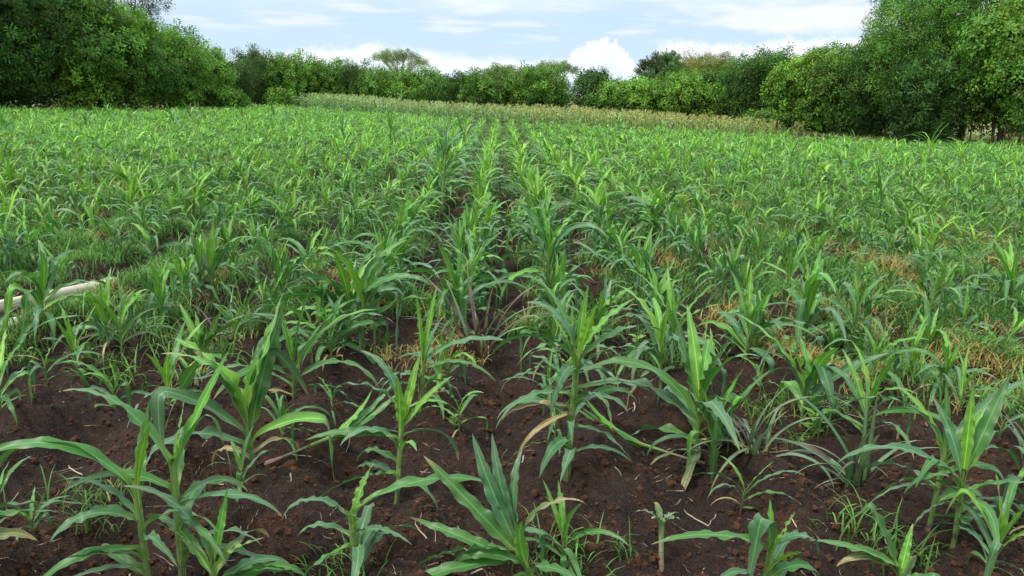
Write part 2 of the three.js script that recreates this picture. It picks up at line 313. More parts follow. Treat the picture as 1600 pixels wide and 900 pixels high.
// ---------------------------------------------------------------- maize plants of the foreground, each placed and described by hand
// style, x, z, height, label, key
const HEROES = [
  ['x', -1.24, -2.38, 0.76, 'large maize plant at the bottom left with a long leaf arching far left', 'A1'],
  ['x', -1.13, -2.40, 0.82, 'tall maize plant close behind the bottom left one, its right leaf folded down', 'A2'],
  ['v', -1.15, -3.27, 0.80, 'maize plant with two broad leaves in a wide V, behind the bottom left pair', 'A3'],
  ['s', -1.09, -2.95, 0.25, 'short low maize plant with flat spreading leaves below the wide V plant', 'A4'],
  ['m', -2.62, -3.71, 0.40, 'maize plant cut by the left edge at mid foreground height', 'A5'],
  ['s', -2.56, -4.03, 0.29, 'small maize seedling on bare soil near the left edge', 'A6'],
  ['b', -1.81, -3.88, 0.47, 'bright yellow-green maize plant with a rolled broad whorl, left of the wide V plant', 'A7'],
  ['b', -2.60, -4.41, 0.44, 'bright green upright maize plant standing on the soil mound below the white pipes', 'A8'],
  ['x', -1.83, -2.30, 0.28, 'maize plant outside the left corner with one broad leaf reaching in', 'A9'],
  ['x', -0.97, -2.28, 0.28, 'bright maize whorl poking up from the bottom edge, right of the bottom left pair', 'A10'],
  ['m', -2.00, -2.68, 0.33, 'maize plant at the left edge above the bottom corner', 'A11'],
  ['s', -1.81, -2.64, 0.17, 'low flattened maize seedling at the lower left edge', 'A12'],
  ['u', -1.22, -4.23, 0.72, 'slim maize plant with one tall upright bright leaf, right of the wide V plant', 'A13'],
  ['x', -0.51, -2.46, 0.36, 'stubby maize plant with a thick pale stalk at the bottom edge', 'A14'],
  ['x', -0.44, -3.04, 0.69, 'maize plant with a twisted bright whorl, left of the middle furrow in front', 'A15'],
  ['x', -0.42, -3.94, 0.67, 'maize plant with two upright bright leaves like a cup, left of the middle furrow', 'A16'],
  ['x', 0.20, -2.39, 0.63, 'leaning maize plant at the bottom centre with broad wavy leaves', 'A17'],
  ['x', 0.34, -3.18, 0.90, 'biggest maize plant in the centre foreground, thick stalk and many dark leaves', 'A18'],
  ['m', 0.28, -2.61, 0.34, 'small maize plant directly in front of the biggest centre plant', 'A19'],
  ['b', 1.10, -3.48, 0.50, 'bright maize plant right of the uprooted plant, above the small seedling', 'A21'],
  ['s', 1.09, -2.95, 0.28, 'small maize seedling with three thin leaves on bare soil, lower right', 'A22'],
  ['x', 1.01, -2.43, 0.31, 'maize plant at the bottom edge with a broad grey-green leaf folded towards the camera', 'A23'],
  ['x', 1.86, -2.65, 0.63, 'tall maize plant at the lower right with a bright pointed upright leaf', 'A24'],
  ['x', 1.83, -2.78, 0.61, 'maize plant with long arching leaves both ways, just behind the lower right tall one', 'A25'],
  ['b', 1.85, -2.41, 0.44, 'bright maize plant at the bottom right corner with a broad pointed leaf', 'A26'],
  ['x', 1.53, -2.44, 0.27, 'maize plant at the bottom edge whose leaf bends sharply down, lower right', 'A27'],
  ['m', 2.36, -2.89, 0.43, 'maize plant cut by the right edge in the foreground', 'A28'],
  ['v', 1.79, -4.04, 0.64, 'broad-leaved maize plant with four wide upright leaves, right middle foreground', 'A30'],
  ['T', 2.32, -5.32, 0.78, 'tall bushy maize plant standing above its neighbours right of centre', 'A31'],
  ['m', 2.43, -4.51, 0.46, 'maize plant right of the broad-leaved four-leaf plant, among straw', 'A32'],
  ['m', 2.65, -3.96, 0.38, 'maize plant near the right edge with one long leaf arching right', 'A33'],
  ['T', 1.06, -3.60, 0.76, 'maize plant with drooping lower leaves right of the biggest centre plant', 'A34'],
  ['d', 3.60, -5.02, 0.44, 'dark-stalked maize plant near the right edge with few leaves', 'A36'],
  ['m', 3.09, -4.01, 0.36, 'maize plant touching the right edge above the foreground', 'A38'],
  ['T', -3.25, -5.11, 0.63, 'maize plant with a bare pale stalk base beside the white pipes', 'A40'],
  ['u', -1.86, -5.28, 0.51, 'upright narrow maize plant left of centre, behind the wide V plant', 'A41'],
  ['v', -1.98, -4.79, 0.45, 'maize plant with a broad pale leaf, left of the upright narrow plant', 'A42'],
  ['m', -3.65, -7.76, 0.50, '', 'A43'],
  ['m', -3.87, -6.50, 0.49, 'leafy maize plant behind the white pipes at the left', 'A44'],
  ['m', -1.25, -4.83, 0.52, 'maize plant with a crowd of arching leaves left of the dark weed clump', 'A45'],
  ['m', -1.10, -5.39, 0.48, 'maize plant beside yellow straw, left of the bright row plant', 'A46'],
  ['T', -0.24, -6.34, 0.66, 'bushy maize plant in the row just behind the purple-brown grass clump', 'A47'],
  ['T', 0.45, -6.44, 0.83, 'tall bushy maize plant at the front of the dense run right of the middle furrow', 'A48'],
  ['m', 0.40, -4.87, 0.50, 'maize plant hidden behind the biggest centre plant', 'A49'],
  ['v', 0.68, -5.22, 0.46, 'maize plant leaning right beside the biggest centre plant', 'A50'],
  ['m', 1.27, -6.46, 0.66, '', 'A51'],
  ['m', 1.04, -4.42, 0.66, 'slender maize plant between the biggest centre plant and the right rows', 'A52'],
  ['T', 1.75, -4.95, 0.65, 'maize plant with many drooping pale leaves left of the tall bushy right one', 'A53'],
  ['m', 2.15, -6.98, 0.45, '', 'A54'],
  ['s', 1.72, -4.54, 0.32, 'small thin maize seedling left of the broad-leaved four-leaf plant', 'A55'],
  ['v', 3.21, -5.27, 0.48, 'maize plant with a pale twisted leaf standing in weeds at the right', 'A56'],
  ['s', 3.09, -5.37, 0.43, 'small maize plant just left of the one with a pale twisted leaf', 'A57'],
  ['u', 3.64, -5.56, 0.49, 'single slim maize plant in green weeds near the right edge', 'A58'],
  ['T', 4.38, -6.12, 0.65, 'tall leafy maize plant at the right edge above the dark-stalked plant', 'A59'],
  ['b', 2.83, -7.07, 0.51, '', 'A60'],
  ['b', 4.36, -7.59, 0.48, '', 'A61'],
  ['T', -0.96, -6.59, 0.66, 'tall bright row plant at the front of the run left of the middle furrow', 'A63'],
  ['T', -1.04, -8.30, 0.72, '', 'A64'],
  ['m', -1.78, -6.79, 0.48, '', 'A65'],
  ['s', -0.32, -4.08, 0.32, 'small maize plant tucked behind the cup-leaved plant left of the middle furrow', 'A66'],
  ['s', -0.91, -3.88, 0.23, 'small maize plant on the soil behind the left uprooted plant', 'A67'],
  ['m', -1.10, -3.56, 0.32, 'maize plant with drooping leaves right of the wide V plant', 'A68'],
  ['s', -2.17, -4.00, 0.31, 'small maize plant between the mound and the bright rolled-whorl plant', 'A69'],
  ['m', 2.43, -5.12, 0.39, '', 'A70'],
  ['m', 1.28, -4.15, 0.40, '', 'A71'],
  ['m', 1.96, -3.64, 0.57, 'maize plant growing out of the purple-stemmed weed clump, lower right', 'A72'],
  ['m', 0.16, -9.19, 0.64, '', 'A73'],
  ['Y', -0.89, -11.34, 1.33, 'tall dark maize plant rising well above the crop, left of the middle furrow', 'A74'],
];
// hand-set leaves: azimuth (0 right, 90 away, 180 left), length, elevation at the base and at the tip, width, collar height, tone, fold
const SET = {
  A1: [[180, .64, 64, -78, .062, .42, 'm'], [172, .6, 68, -35, .062, .45, 'm'], [15, .34, 80, 74, .04, .47, 'g'], [160, .36, 50, -30, .05, .35, 'b'], [350, .4, 42, -50, .05, .3, 'm'], [205, .42, 24, -60, .045, .2, 'm'], [330, .3, 74, 55, .036, .48, 'y'], [95, .4, 60, 0, .05, .4, 'm'], [185, .4, 12, -40, .045, .12, 'b']],
  A2: [[168, .54, 64, -20, .066, .5, 'm'], [15, .52, 68, 30, .058, .5, 'm', .45], [35, .42, 64, 55, .046, .52, 'g'], [190, .4, 45, -40, .05, .4, 'm'], [0, .4, 30, -60, .05, .33, 'b'], [100, .4, 50, -30, .05, .4, 'm'], [300, .4, 40, -50, .04, .25, 'm'], [60, .26, 80, 70, .035, .52, 'y'], [5, .36, 5, -60, .045, .15, 'b']],
  A9: [[0, .46, 22, -15, .072, .2, 'm'], [30, .3, 14, -30, .05, .15, 'm'], [90, .3, 60, 0, .05, .2, 'b'], [180, .3, 60, 0, .05, .2, 'm']],
  A10: [[200, .3, 72, 40, .06, .16, 'y'], [330, .27, 62, 20, .06, .16, 'y'], [150, .46, 42, -30, .05, .12, 'm'], [170, .42, 76, 0, .045, .2, 'b'], [60, .25, 75, 60, .04, .2, 'g'], [10, .3, 30, -60, .05, .1, 'm']],
  A14: [[3, .58, 38, -32, .062, .3, 'm'], [185, .3, 60, -70, .045, .28, 'b'], [160, .26, 30, -60, .04, .2, 'b'], [60, .2, 74, 40, .05, .3, 'g'], [205, .3, -5, -60, .04, .16, 'm'], [335, .26, 40, -40, .04, .22, 'b'], [280, .2, 60, 10, .045, .26, 'g']],
  A15: [[175, .4, 48, -45, .05, .5, 'b'], [150, .32, 72, 0, .056, .52, 'b'], [10, .34, 34, -88, .06, .36, 'b'], [60, .32, 76, 60, .05, .42, 'y'], [250, .28, 80, 72, .056, .4, 'y'], [190, .42, 22, -30, .05, .34, 'm'], [20, .32, 62, 35, .04, .4, 'y'], [300, .22, 60, -20, .045, .3, 'g'], [185, .36, 0, -40, .055, .16, 'm']],
  A16: [[175, .38, 88, 80, .056, .30, 'y'], [30, .42, 85, 76, .056, .32, 'g'], [8, .52, 44, -14, .052, .3, 'b'], [355, .46, 46, -48, .046, .24, 'm'], [190, .36, 30, -70, .05, .2, 'b'], [220, .3, 40, -40, .04, .14, 'm'], [60, .3, 70, 30, .045, .3, 'b']],
  A17: [[150, .5, 66, 50, .075, .24, 'm'], [168, .46, 44, 25, .062, .2, 'm'], [98, .42, 82, 60, .072, .3, 'b'], [60, .4, 80, 50, .062, .3, 'b'], [180, .62, 28, -30, .062, .2, 'm'], [200, .5, 8, -75, .055, .15, 'm', .6], [212, .52, 20, -40, .05, .12, 'm'], [40, .36, 76, 20, .06, .28, 'b'], [300, .3, 74, 40, .06, .2, 'g'], [190, .4, 40, -20, .055, .26, 'm']],
  A18: [[170, .46, 62, -60, .06, .6, 'm'], [20, .52, 48, -35, .06, .6, 'm'], [160, .36, 76, -20, .055, .66, 'b'], [80, .3, 80, 70, .055, .66, 'y'], [300, .28, 76, 66, .055, .64, 'y'], [30, .36, 66, 30, .055, .64, 'g'], [250, .42, 52, -84, .06, .55, 'b'], [10, .46, 18, -40, .05, .45, 'm'], [190, .42, 22, -70, .05, .42, 'b'], [350, .38, 12, -70, .04, .26, 'b'], [182, .36, 12, -60, .035, .36, 'd'], [200, .34, -10, -80, .03, .33, 'd'], [120, .42, 62, 20, .055, .64, 'm'], [340, .4, 55, -30, .058, .56, 'b'], [225, .4, 66, -50, .055, .6, 'm'], [165, .4, 40, -70, .05, .3, 'b'], [300, .36, 50, -80, .05, .4, 'm'], [30, .42, 30, -60, .05, .36, 'm'], [205, .34, 30, -60, .04, .16, 'm'], [350, .3, 40, -40, .035, .12, 'b'], [250, .3, 60, -60, .045, .24, 'b']],
  A23: [[215, .42, 85, -60, .088, .26, 'b', .4], [185, .46, 26, -30, .05, .24, 'm'], [330, .22, 80, 70, .05, .2, 'y'], [0, .27, 52, -80, .05, .25, 'b'], [90, .2, 80, 60, .045, .22, 'g'], [300, .2, 66, 30, .045, .15, 'y']],
  A24: [[60, .34, 85, 79, .056, .36, 'y'], [28, .44, 66, 46, .072, .34, 'm'], [180, .42, 36, -60, .05, .25, 'm'], [160, .52, 42, -50, .056, .3, 'b'], [340, .36, 40, -30, .05, .25, 'm'], [200, .3, 20, -60, .04, .2, 'b'], [110, .34, 70, 20, .05, .33, 'b'], [10, .34, 14, -50, .045, .16, 'm']],
  A25: [[165, .62, 66, -48, .055, .38, 'b'], [22, .56, 56, 2, .056, .36, 'b'], [100, .28, 85, 70, .04, .38, 'm'], [150, .35, 78, 20, .05, .34, 'y'], [5, .4, 60, 40, .05, .34, 'g'], [10, .52, 32, -60, .055, .3, 'm'], [190, .36, 20, -50, .04, .2, 'b'], [230, .4, 50, -50, .045, .28, 'm']],
  A27: [[150, .36, 66, 58, .058, .12, 'm', .8], [175, .36, 30, -10, .062, .15, 'm'], [0, .26, 14, -20, .05, .1, 'y'], [60, .2, 70, 50, .04, .12, 'g'], [200, .3, 10, -40, .05, .08, 'm']],
};
const LEAN = { A17: [18, 4], A40: [0, -14], A18: [-1, -2], A50: [4, -14], A36: [2, -12], A1: [2, 1] };
const HI = [28, 6], MID = [16, 4], FAR = [11, 2];
const plants = [];   // every maize plant near enough to be one: place, height, how to make it
HEROES.forEach(([style, x, z, H, label, key], i) => plants.push({ style, x, z, H, label, key, seed: 1000 + i }));
const heroAt = plants.slice();
for (const [x, z] of [[-.11, -5.02], [-.2, -4.75], [1.75, -3.26], [1.27, -3.34], [-2.61, -5.02], [-2.05, -5.35], [.85, -3.65], [-.85, -3.45], [.67, -2.6], [1.81, -3.91], [-.05, -4.7]]) heroAt.push({ x, z });

// the sown rows behind and between them
const rr = mulberry(5), field = [];
for (let k = -90; k <= 80; k++) {
  let z = -4.4 - rr() * .3;
  if (Math.abs(k) < 6) for (let q = -2.75 - rr() * .2; q > -4.6; q -= .24 + .18 * rr()) { // gaps filled between the front plants
    const x = ROW0 + k * PITCH + (rr() - .5) * .3, t = rr(), u = rr(), go = rr(); if (go < .22 || heroAt.some((h) => Math.hypot(h.x - x, h.z - q) < .27)) continue;
    field.push({ x, z: q, d: -q, H: .24 + .22 * t, k, turn: u * 360, tint: go, style: t < .3 ? 's' : t < .7 ? 'm' : 'u' });
  }
  while (z > -74) {
    z -= .15 + rr() * .13;
    const d = -z, x = ROW0 + k * PITCH + (rr() - .5) * (Math.abs(k) < 6 ? .09 : .16) + .05 * n2(k * 9, z * .3);
    const keep = rr(), H0 = rr(), turn = rr(), tint = rr();
    if (Math.abs(x) > .74 * d + 1.6) continue;
    if (!inField(x, z) || d > bandFront(x) - .5) continue;
    const vigour = .5 + .5 * n2(x * .35, z * .28), run = Math.abs(k) <= 2 && d > 4.9 && d < 22;
    if (!run && d < 9.5 && keep < .2) continue;
    if (x < -3.1 && x > -4.3 && d < 7.6) continue;
    if (!run && keep < lerp(.32, .06, vigour)) continue;
    let near = false; if (d < 12) for (const h of heroAt) if (Math.abs(h.x - x) < .2 && Math.abs(h.z - z) < .2) near = true;
    if (near) continue;
    const right = ss(1.5, 4, x) * (1 - ss(12, 20, d));
    let H = lerp(.34, .55, H0) * lerp(.82, 1.12, vigour) * (run ? 1.22 : 1) * (1 - .18 * right);
    H *= lerp(1.06, 1, ss(6, 9, d)) * lerp(1, .95, ss(20, 45, d)) * (.8 + .4 * turn);
    if (H0 > .9965 && d > 11) H *= 1.5;
    if (turn > .72 && d < 16) field.push({ x: x + .05 + .05 * tint, z: z - .04 + .08 * H0, d, H: H * (.6 + .5 * tint), k, turn: turn * 900, tint: 1 - tint, style: 'm' });
    field.push({ x, z, d, H, k, turn: turn * 360, tint, style: H0 > .9965 ? 'Y' : run ? 'T' : ['m', 'm', 'T', 'b', 'v', 'm', 'T'][Math.floor(tint * 7)] });
  }
}
field.sort((a, b) => Math.hypot(a.x, a.z) - Math.hypot(b.x, b.z));
const inView = (p) => Math.abs(p.x + .019 * p.z) < -.70 * p.z + .25;
const single = [];
for (const p of field) { if (single.length + plants.length >= 300) break; if (inView(p)) { p.single = true; single.push(p); } }
single.forEach((p, i) => plants.push({ ...p, seed: 3000 + i }));

// rows named from the bare furrow that runs up the middle of the field
const ORD = ['first', 'second', 'third', 'fourth', 'fifth', 'sixth', 'seventh', 'eighth', 'ninth', 'tenth', 'eleventh', 'twelfth', 'thirteenth', 'fourteenth', 'fifteenth', 'sixteenth', 'seventeenth', 'eighteenth', 'nineteenth', 'twentieth', 'twenty-first', 'twenty-second', 'twenty-third', 'twenty-fourth', 'twenty-fifth', 'twenty-sixth', 'twenty-seventh', 'twenty-eighth', 'twenty-ninth', 'thirtieth', 'thirty-first', 'thirty-second', 'thirty-third', 'thirty-fourth', 'thirty-fifth', 'thirty-sixth', 'thirty-seventh', 'thirty-eighth', 'thirty-ninth', 'fortieth'];
const LOOK = { m: 'leafy', s: 'small', b: 'bright green', u: 'upright', v: 'broad-leaved', T: 'bushy', d: 'dark', Y: 'tall dark' };
{
  const rows = new Map();
  for (const p of plants) { const k = Math.round((p.x - ROW0) / PITCH); if (!rows.has(k)) rows.set(k, []); rows.get(k).push(p); }
  for (const [k, list] of rows) {
    list.sort((a, b) => b.z - a.z);
    const side = k >= 0 ? 'right' : 'left', nth = k >= 0 ? k : -1 - k;
    list.forEach((p, i) => { if (!p.label) p.label = `${LOOK[p.style] ?? 'leafy'} maize plant, ${ORD[i] ?? 'last'} back in the ${ORD[nth]} row ${side} of the middle furrow`; });
  }
}
// a few models of each style to copy along the rows; the hand-placed ones are all made afresh
const models = {};
plants.forEach((p, i) => {
  const r = mulberry(p.seed), d = -p.z;
  let root;
  if (p.key || d < 5.2) {
    root = new THREE.Group();
    let spec;
    if (SET[p.key]) {
      spec = { ...plantSpec('m', p.H, r, HI), leaves: SET[p.key].map(([az, len, e0, e1, w, y, tone, kink]) => ({ az: az + (r() - .5) * 14, e0, e1, w: w * .96, len: len * 1.04, y: y * .93, tone, kink: kink ?? 0, curl: (r() - .5) * 40, roll0: (r() - .5) * 50, roll1: (r() - .5) * 100, cup: e1 > 50 ? 1.7 : 1, sheath: Math.min(.12, y * .6), R: clamp(p.H * .014, .007, .012), waves: 4 + r() * 3, amp: .13 + .16 * r(), kinkA: 120, p: 1 + .7 * r() })) };
      for (let q = 0; q < 4; q++) { const hy = p.H * (.1 + .1 * q); spec.leaves.push({ az: r() * 360, len: .26 + .16 * r(), e0: 25 + 40 * r(), e1: -40 - 45 * r(), w: .045 + .02 * r(), y: hy, tone: r() < .5 ? 'b' : r() < .8 ? 'm' : 'h', sheath: .06, R: .009, waves: 4, amp: .2, curl: (r() - .5) * 90, roll1: (r() - .5) * 120, p: 1 + .6 * r() }); }
      spec.hs = Math.max(...SET[p.key].map((l) => l[5])) * .97; if (p.key === 'A18' || p.key === 'A14') { spec.r0 = .0155; spec.r1 = .010; spec.leaves.forEach((l) => { l.R = .0125; }); }
    } else spec = plantSpec(p.style, p.H, r, HI);
    plantParts(root, spec, r, SET[p.key] ? 0 : p.H * 1.03);
  } else {
    const list = models[p.style] ??= [];
    if (list.length < 5) { const m = new THREE.Group(); plantParts(m, plantSpec(p.style, .6, r, p.style === 'Y' ? HI : MID), r, .6); list.push(m); root = m.clone(); }
    else root = list[Math.floor(r() * list.length)].clone();
    const s = p.H / .6; root.scale.set(s * (.74 + .2 * r()), s, s * (.8 + .25 * r()));
    root.rotation.y = r() * 6.28;
  }
  root.name = numbered('maize_plant'); root.position.set(p.x, ground(p.x, p.z) - .01, p.z);
  const [lx, lz] = LEAN[p.key] ?? [(r() - .5) * 10, (r() - .5) * 14];
  root.rotation.x = lx * D * .6; root.rotation.z = lz * D * (LEAN[p.key] ? 1 : .6);
  if (p.key === 'A17') { root.rotation.x = 0; root.rotation.z = 24 * D; }
  scene.add(root);
  tag(root, p.label, 'maize plant', 'young maize plants standing in rows in the field');
});
// the rest of the field, past what can be told apart
const tmpM = new THREE.Matrix4(), tmpQ = new THREE.Quaternion(), tmpE = new THREE.Euler(), tmpV = new THREE.Vector3(), tmpS = new THREE.Vector3(), tmpC = new THREE.Color();
function instanced(name, geo, mat, list, parent, kind = 'stuff') {
  const m = new THREE.InstancedMesh(geo, mat, list.length); m.name = name; m.castShadow = m.receiveShadow = true;
  list.forEach((p, i) => {
    tmpE.set(p.rx ?? 0, p.ry ?? 0, p.rz ?? 0, p.order ?? 'YXZ'); tmpQ.setFromEuler(tmpE); if (p.q) tmpQ.copy(p.q);
    const s = p.s ?? 1; tmpM.compose(tmpV.set(p.x, p.y, p.z), tmpQ, tmpS.set(p.sx ?? s, p.sy ?? s, p.sz ?? s)); m.setMatrixAt(i, tmpM);
    if (p.c) m.setColorAt(i, tmpC.setRGB(...p.c));
  });
  if (kind) m.userData.kind = kind;
  parent.add(m); return m;
}
function wholePlant(style, H, r, lod) { const g = plantGeos(plantSpec(style, H, r, lod), r); return mergeGeometries([g.stalk, ...g.leaves]); }
{
  const root = thing('maize_field', 'young green maize crop filling the field from mid distance to the hedges', 'maize crop'); root.userData.kind = 'stuff';
  const styles = ['m', 'm', 'T', 'b', 'v', 'm', 'T', 'T', 'm', 'b', 'T', 'm', 'Y'], sets = styles.map(() => []);
  const r = mulberry(99);
  for (const p of field) {
    if (p.single) continue;
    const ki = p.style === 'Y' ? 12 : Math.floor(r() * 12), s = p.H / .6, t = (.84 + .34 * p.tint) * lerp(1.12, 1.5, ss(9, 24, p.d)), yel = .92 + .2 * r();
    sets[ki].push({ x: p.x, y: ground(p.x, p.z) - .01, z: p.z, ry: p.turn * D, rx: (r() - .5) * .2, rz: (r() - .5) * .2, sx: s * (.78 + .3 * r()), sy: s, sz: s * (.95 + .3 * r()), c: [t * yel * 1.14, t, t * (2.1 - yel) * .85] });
  }
  styles.forEach((st, i) => { if (sets[i].length) instanced('crop', wholePlant(st, .6, mulberry(400 + i), FAR), fieldLeafMat, sets[i], root); });
}

// ---------------------------------------------------------------- mature maize at the back, dry and tasselled
TONE.t = [[.30, .32, .10], [.36, .34, .11], [.34, .30, .10]];
TONE.k = [[.30, .36, .09], [.38, .39, .10], [.52, .46, .18]];
TONE.q = [[.16, .32, .05], [.15, .31, .04], [.30, .36, .08]];
{
  const root = thing('mature_maize', 'strip of taller yellowing maize with tan tassels before the back hedge', 'mature maize'); root.userData.kind = 'stuff';
  const kinds = [0, 1, 2, 3, 4].map((i) => {
    const r = mulberry(700 + i), H = 1.25, spec = plantSpec('m', H, r, [9, 2]); spec.leaves.length = 0;
    for (let k = 0; k < 11; k++) { const f = k / 10; spec.leaves.push({ az: r() * 360, len: .5 + .25 * r(), e0: 40 + 40 * f, e1: -85 + 60 * f, w: .055 + .02 * r(), y: H * (.15 + .68 * f), tone: r() < .2 + .5 * f ? 'k' : 'q', curl: (r() - .5) * 60, roll1: (r() - .5) * 90, sheath: .12, R: .012 }); }
    spec.hs = H; spec.r0 = .014; spec.r1 = .008; spec.c0 = [.2, .2, .08]; spec.c1 = [.3, .26, .1];
    const g = plantGeos(spec, r), list = [g.stalk, ...g.leaves];
    for (let k = 0; k < 8; k++) list.push(leafGeo({ az: r() * 360, len: .26 + .1 * r(), e0: 78, e1: 20 + 40 * r(), w: .028, y: H - .02, tone: 't', sheath: 0, R: .004, segs: 5, ac: 2, amp: .2 }, r));
    return mergeGeometries(list);
  });
  const r = mulberry(31), sets = kinds.map(() => []);
  for (let k = -46; k < 40; k++) for (let z = -30; z > -80; z -= .27 + r() * .14) {
    const x = ROW0 + k * .5 + (r() - .5) * .3, d = -z, f = bandFront(x), j = r(), t0 = r(), yel = r();
    if (d < f || d > f + 11 || x < -18.5 + j * 2 || x > 13.5 + j * 1.5 || !inField(x - 1, z) || !inField(x + 1, z)) continue;
    const dry = ss(-12, 12, x + 8 * n2(x * .2, z * .2)), t = .75 + .5 * t0;
    sets[Math.floor(j * 5)].push({ x, y: ground(x, z), z, ry: yel * 60, rx: (t0 - .5) * .2, rz: (j - .5) * .2, s: (.62 + .42 * t0) * lerp(lerp(.8, .98, ss(-4, -14, x)), .72, ss(6, 15, x)), c: [t * lerp(.62, 1.02, dry * .6 + yel * .4), t, t * lerp(1, .85, dry)] });
  }
  kinds.forEach((g, i) => instanced('crop', g, fieldLeafMat, sets[i], root));
}

// ---------------------------------------------------------------- trees
function limb(pts, r0, r1, sides = 6) {   // a tapered, slightly bent limb
  const c = new THREE.CatmullRomCurve3(pts), n = pts.length * 3, f = c.computeFrenetFrames(n), pos = [], idx = [], uv = [], P = new THREE.Vector3();
  for (let i = 0; i <= n; i++) { c.getPoint(i / n, P); const R = lerp(r0, r1, i / n); for (let k = 0; k <= sides; k++) { const a = k / sides * 6.28318, x = Math.cos(a) * R, y = Math.sin(a) * R; pos.push(P.x + f.normals[i].x * x + f.binormals[i].x * y, P.y + f.normals[i].y * x + f.binormals[i].y * y, P.z + f.normals[i].z * x + f.binormals[i].z * y); uv.push(k / sides, i * .3); } }
  for (let i = 0; i < n; i++) for (let k = 0; k < sides; k++) { const q = i * (sides + 1) + k; idx.push(q, q + 1, q + sides + 1, q + 1, q + sides + 2, q + sides + 1); }
  const g = new THREE.BufferGeometry(); g.setAttribute('position', new THREE.Float32BufferAttribute(pos, 3)); g.setAttribute('uv', new THREE.Float32BufferAttribute(uv, 2)); g.setIndex(idx); g.computeVertexNormals(); return g;
}
const barkMat = new THREE.MeshStandardMaterial({ name: 'bark', color: new THREE.Color().setRGB(.11, .085, .06), roughness: .95, bumpMap: leafBump, bumpScale: .02 });
const paleBark = new THREE.MeshStandardMaterial({ name: 'pale bark', color: new THREE.Color().setRGB(.24, .21, .16), roughness: .95, bumpMap: leafBump, bumpScale: .01 });
const foliageMat = new THREE.MeshPhysicalMaterial({ name: 'tree leaves', vertexColors: true, roughness: .95, side: THREE.DoubleSide, transmission: .3, thickness: 0, clearcoat: .3, clearcoatRoughness: .45, specularIntensity: .3 });
function sprayGeo(kind, seed) {   // a twig with its leaves, each leaf a small folded blade
  const r = mulberry(seed), pos = [], col = [], idx = [], A = new THREE.Vector3(), B = new THREE.Vector3(), W = new THREE.Vector3(), N = new THREE.Vector3();
  const leaf = (base, dir, l, w, t) => {
    W.crossVectors(dir, up); if (W.lengthSq() < 1e-4) W.set(1, 0, 0); W.normalize().applyAxisAngle(dir, (r() - .5) * 1.6); N.crossVectors(W, dir).normalize();
    const q = pos.length / 3, m = A.copy(base).addScaledVector(dir, l * .45), y = r();
    const put = (v) => { pos.push(v.x, v.y, v.z); col.push(t * (.85 + .4 * y), t, t * (1.1 - .3 * y)); };
    put(base); put(B.copy(m).addScaledVector(W, w / 2).addScaledVector(N, w * .18)); put(B.copy(m).addScaledVector(W, -w / 2).addScaledVector(N, w * .18)); put(B.copy(base).addScaledVector(dir, l).addScaledVector(N, -l * .1));
    idx.push(q, q + 1, q + 3, q, q + 3, q + 2);
  };
  const P = new THREE.Vector3(), d = new THREE.Vector3();
  if (kind === 'feather') {
    for (let b = 0; b < 4; b++) { const ax = new THREE.Vector3((r() - .5) * .9, 1, (r() - .5) * .9).normalize(), s = new THREE.Vector3().crossVectors(ax, new THREE.Vector3(r() - .5, .1, r() - .5)).normalize(); for (let k = 0; k < 8; k++) for (const e of [-1, 1]) { P.copy(ax).multiplyScalar(.1 + .62 * k / 8); P.y -= .12 * (k / 8) ** 2; d.copy(s).multiplyScalar(e).addScaledVector(ax, .7).normalize(); leaf(P, d, .13, .05, .85 + .3 * r()); } }
  } else {
    const n = kind === 'mango' ? 22 : kind === 'small' ? 26 : 20, L = kind === 'mango' ? .21 : kind === 'small' ? .12 : .17, Wd = kind === 'mango' ? .06 : kind === 'small' ? .055 : .095, droop = kind === 'mango' ? .7 : .25;
    for (let k = 0; k < n; k++) { const f = .15 + .85 * k / n, a = k * 2.4 + r(); P.set(Math.cos(a) * .16 * r(), f * .5, Math.sin(a) * .16 * r()); d.set(Math.cos(a), .55 * f - droop * r(), Math.sin(a)).normalize(); leaf(P, d, L * (.75 + .5 * r()), Wd * (.8 + .4 * r()), .78 + .44 * r()); }
  }
  const g = new THREE.BufferGeometry(); g.setAttribute('position', new THREE.Float32BufferAttribute(pos, 3)); g.setAttribute('color', new THREE.Float32BufferAttribute(col, 3)); g.setIndex(idx); g.computeVertexNormals(); return g;
}
const SPRAYS = { mango: [1, 2, 3].map((s) => sprayGeo('mango', s)), broad: [4, 5, 6].map((s) => sprayGeo('broad', s)), small: [7, 8, 9].map((s) => sprayGeo('small', s)), feather: [10, 11].map((s) => sprayGeo('feather', s)) };
const TREE = {
  mango: { spray: 'mango', color: [.066, .165, .032], lobes: 26, lr: .34, dens: 1.05, droop: .5 },
  lush: { spray: 'broad', color: [.12, .27, .036], lobes: 24, lr: .33, dens: 1.0, droop: .1 },
  tall: { spray: 'small', color: [.098, .235, .04], lobes: 36, lr: .22, dens: .58, droop: .15 },
  open: { spray: 'small', color: [.05, .11, .03], lobes: 16, lr: .2, dens: .3, droop: .2 },
  flat: { spray: 'small', color: [.15, .24, .085], lobes: 18, lr: .2, dens: .17, droop: 0 },
  sparse: { spray: 'broad', color: [.065, .15, .04], lobes: 18, lr: .3, dens: .7, droop: .1 },
  feather: { spray: 'feather', color: [.10, .19, .06], lobes: 12, lr: .32, dens: .55, droop: -.6 },
  dome: { spray: 'small', color: [.10, .19, .035], lobes: 22, lr: .34, dens: .5, droop: 0 },
};
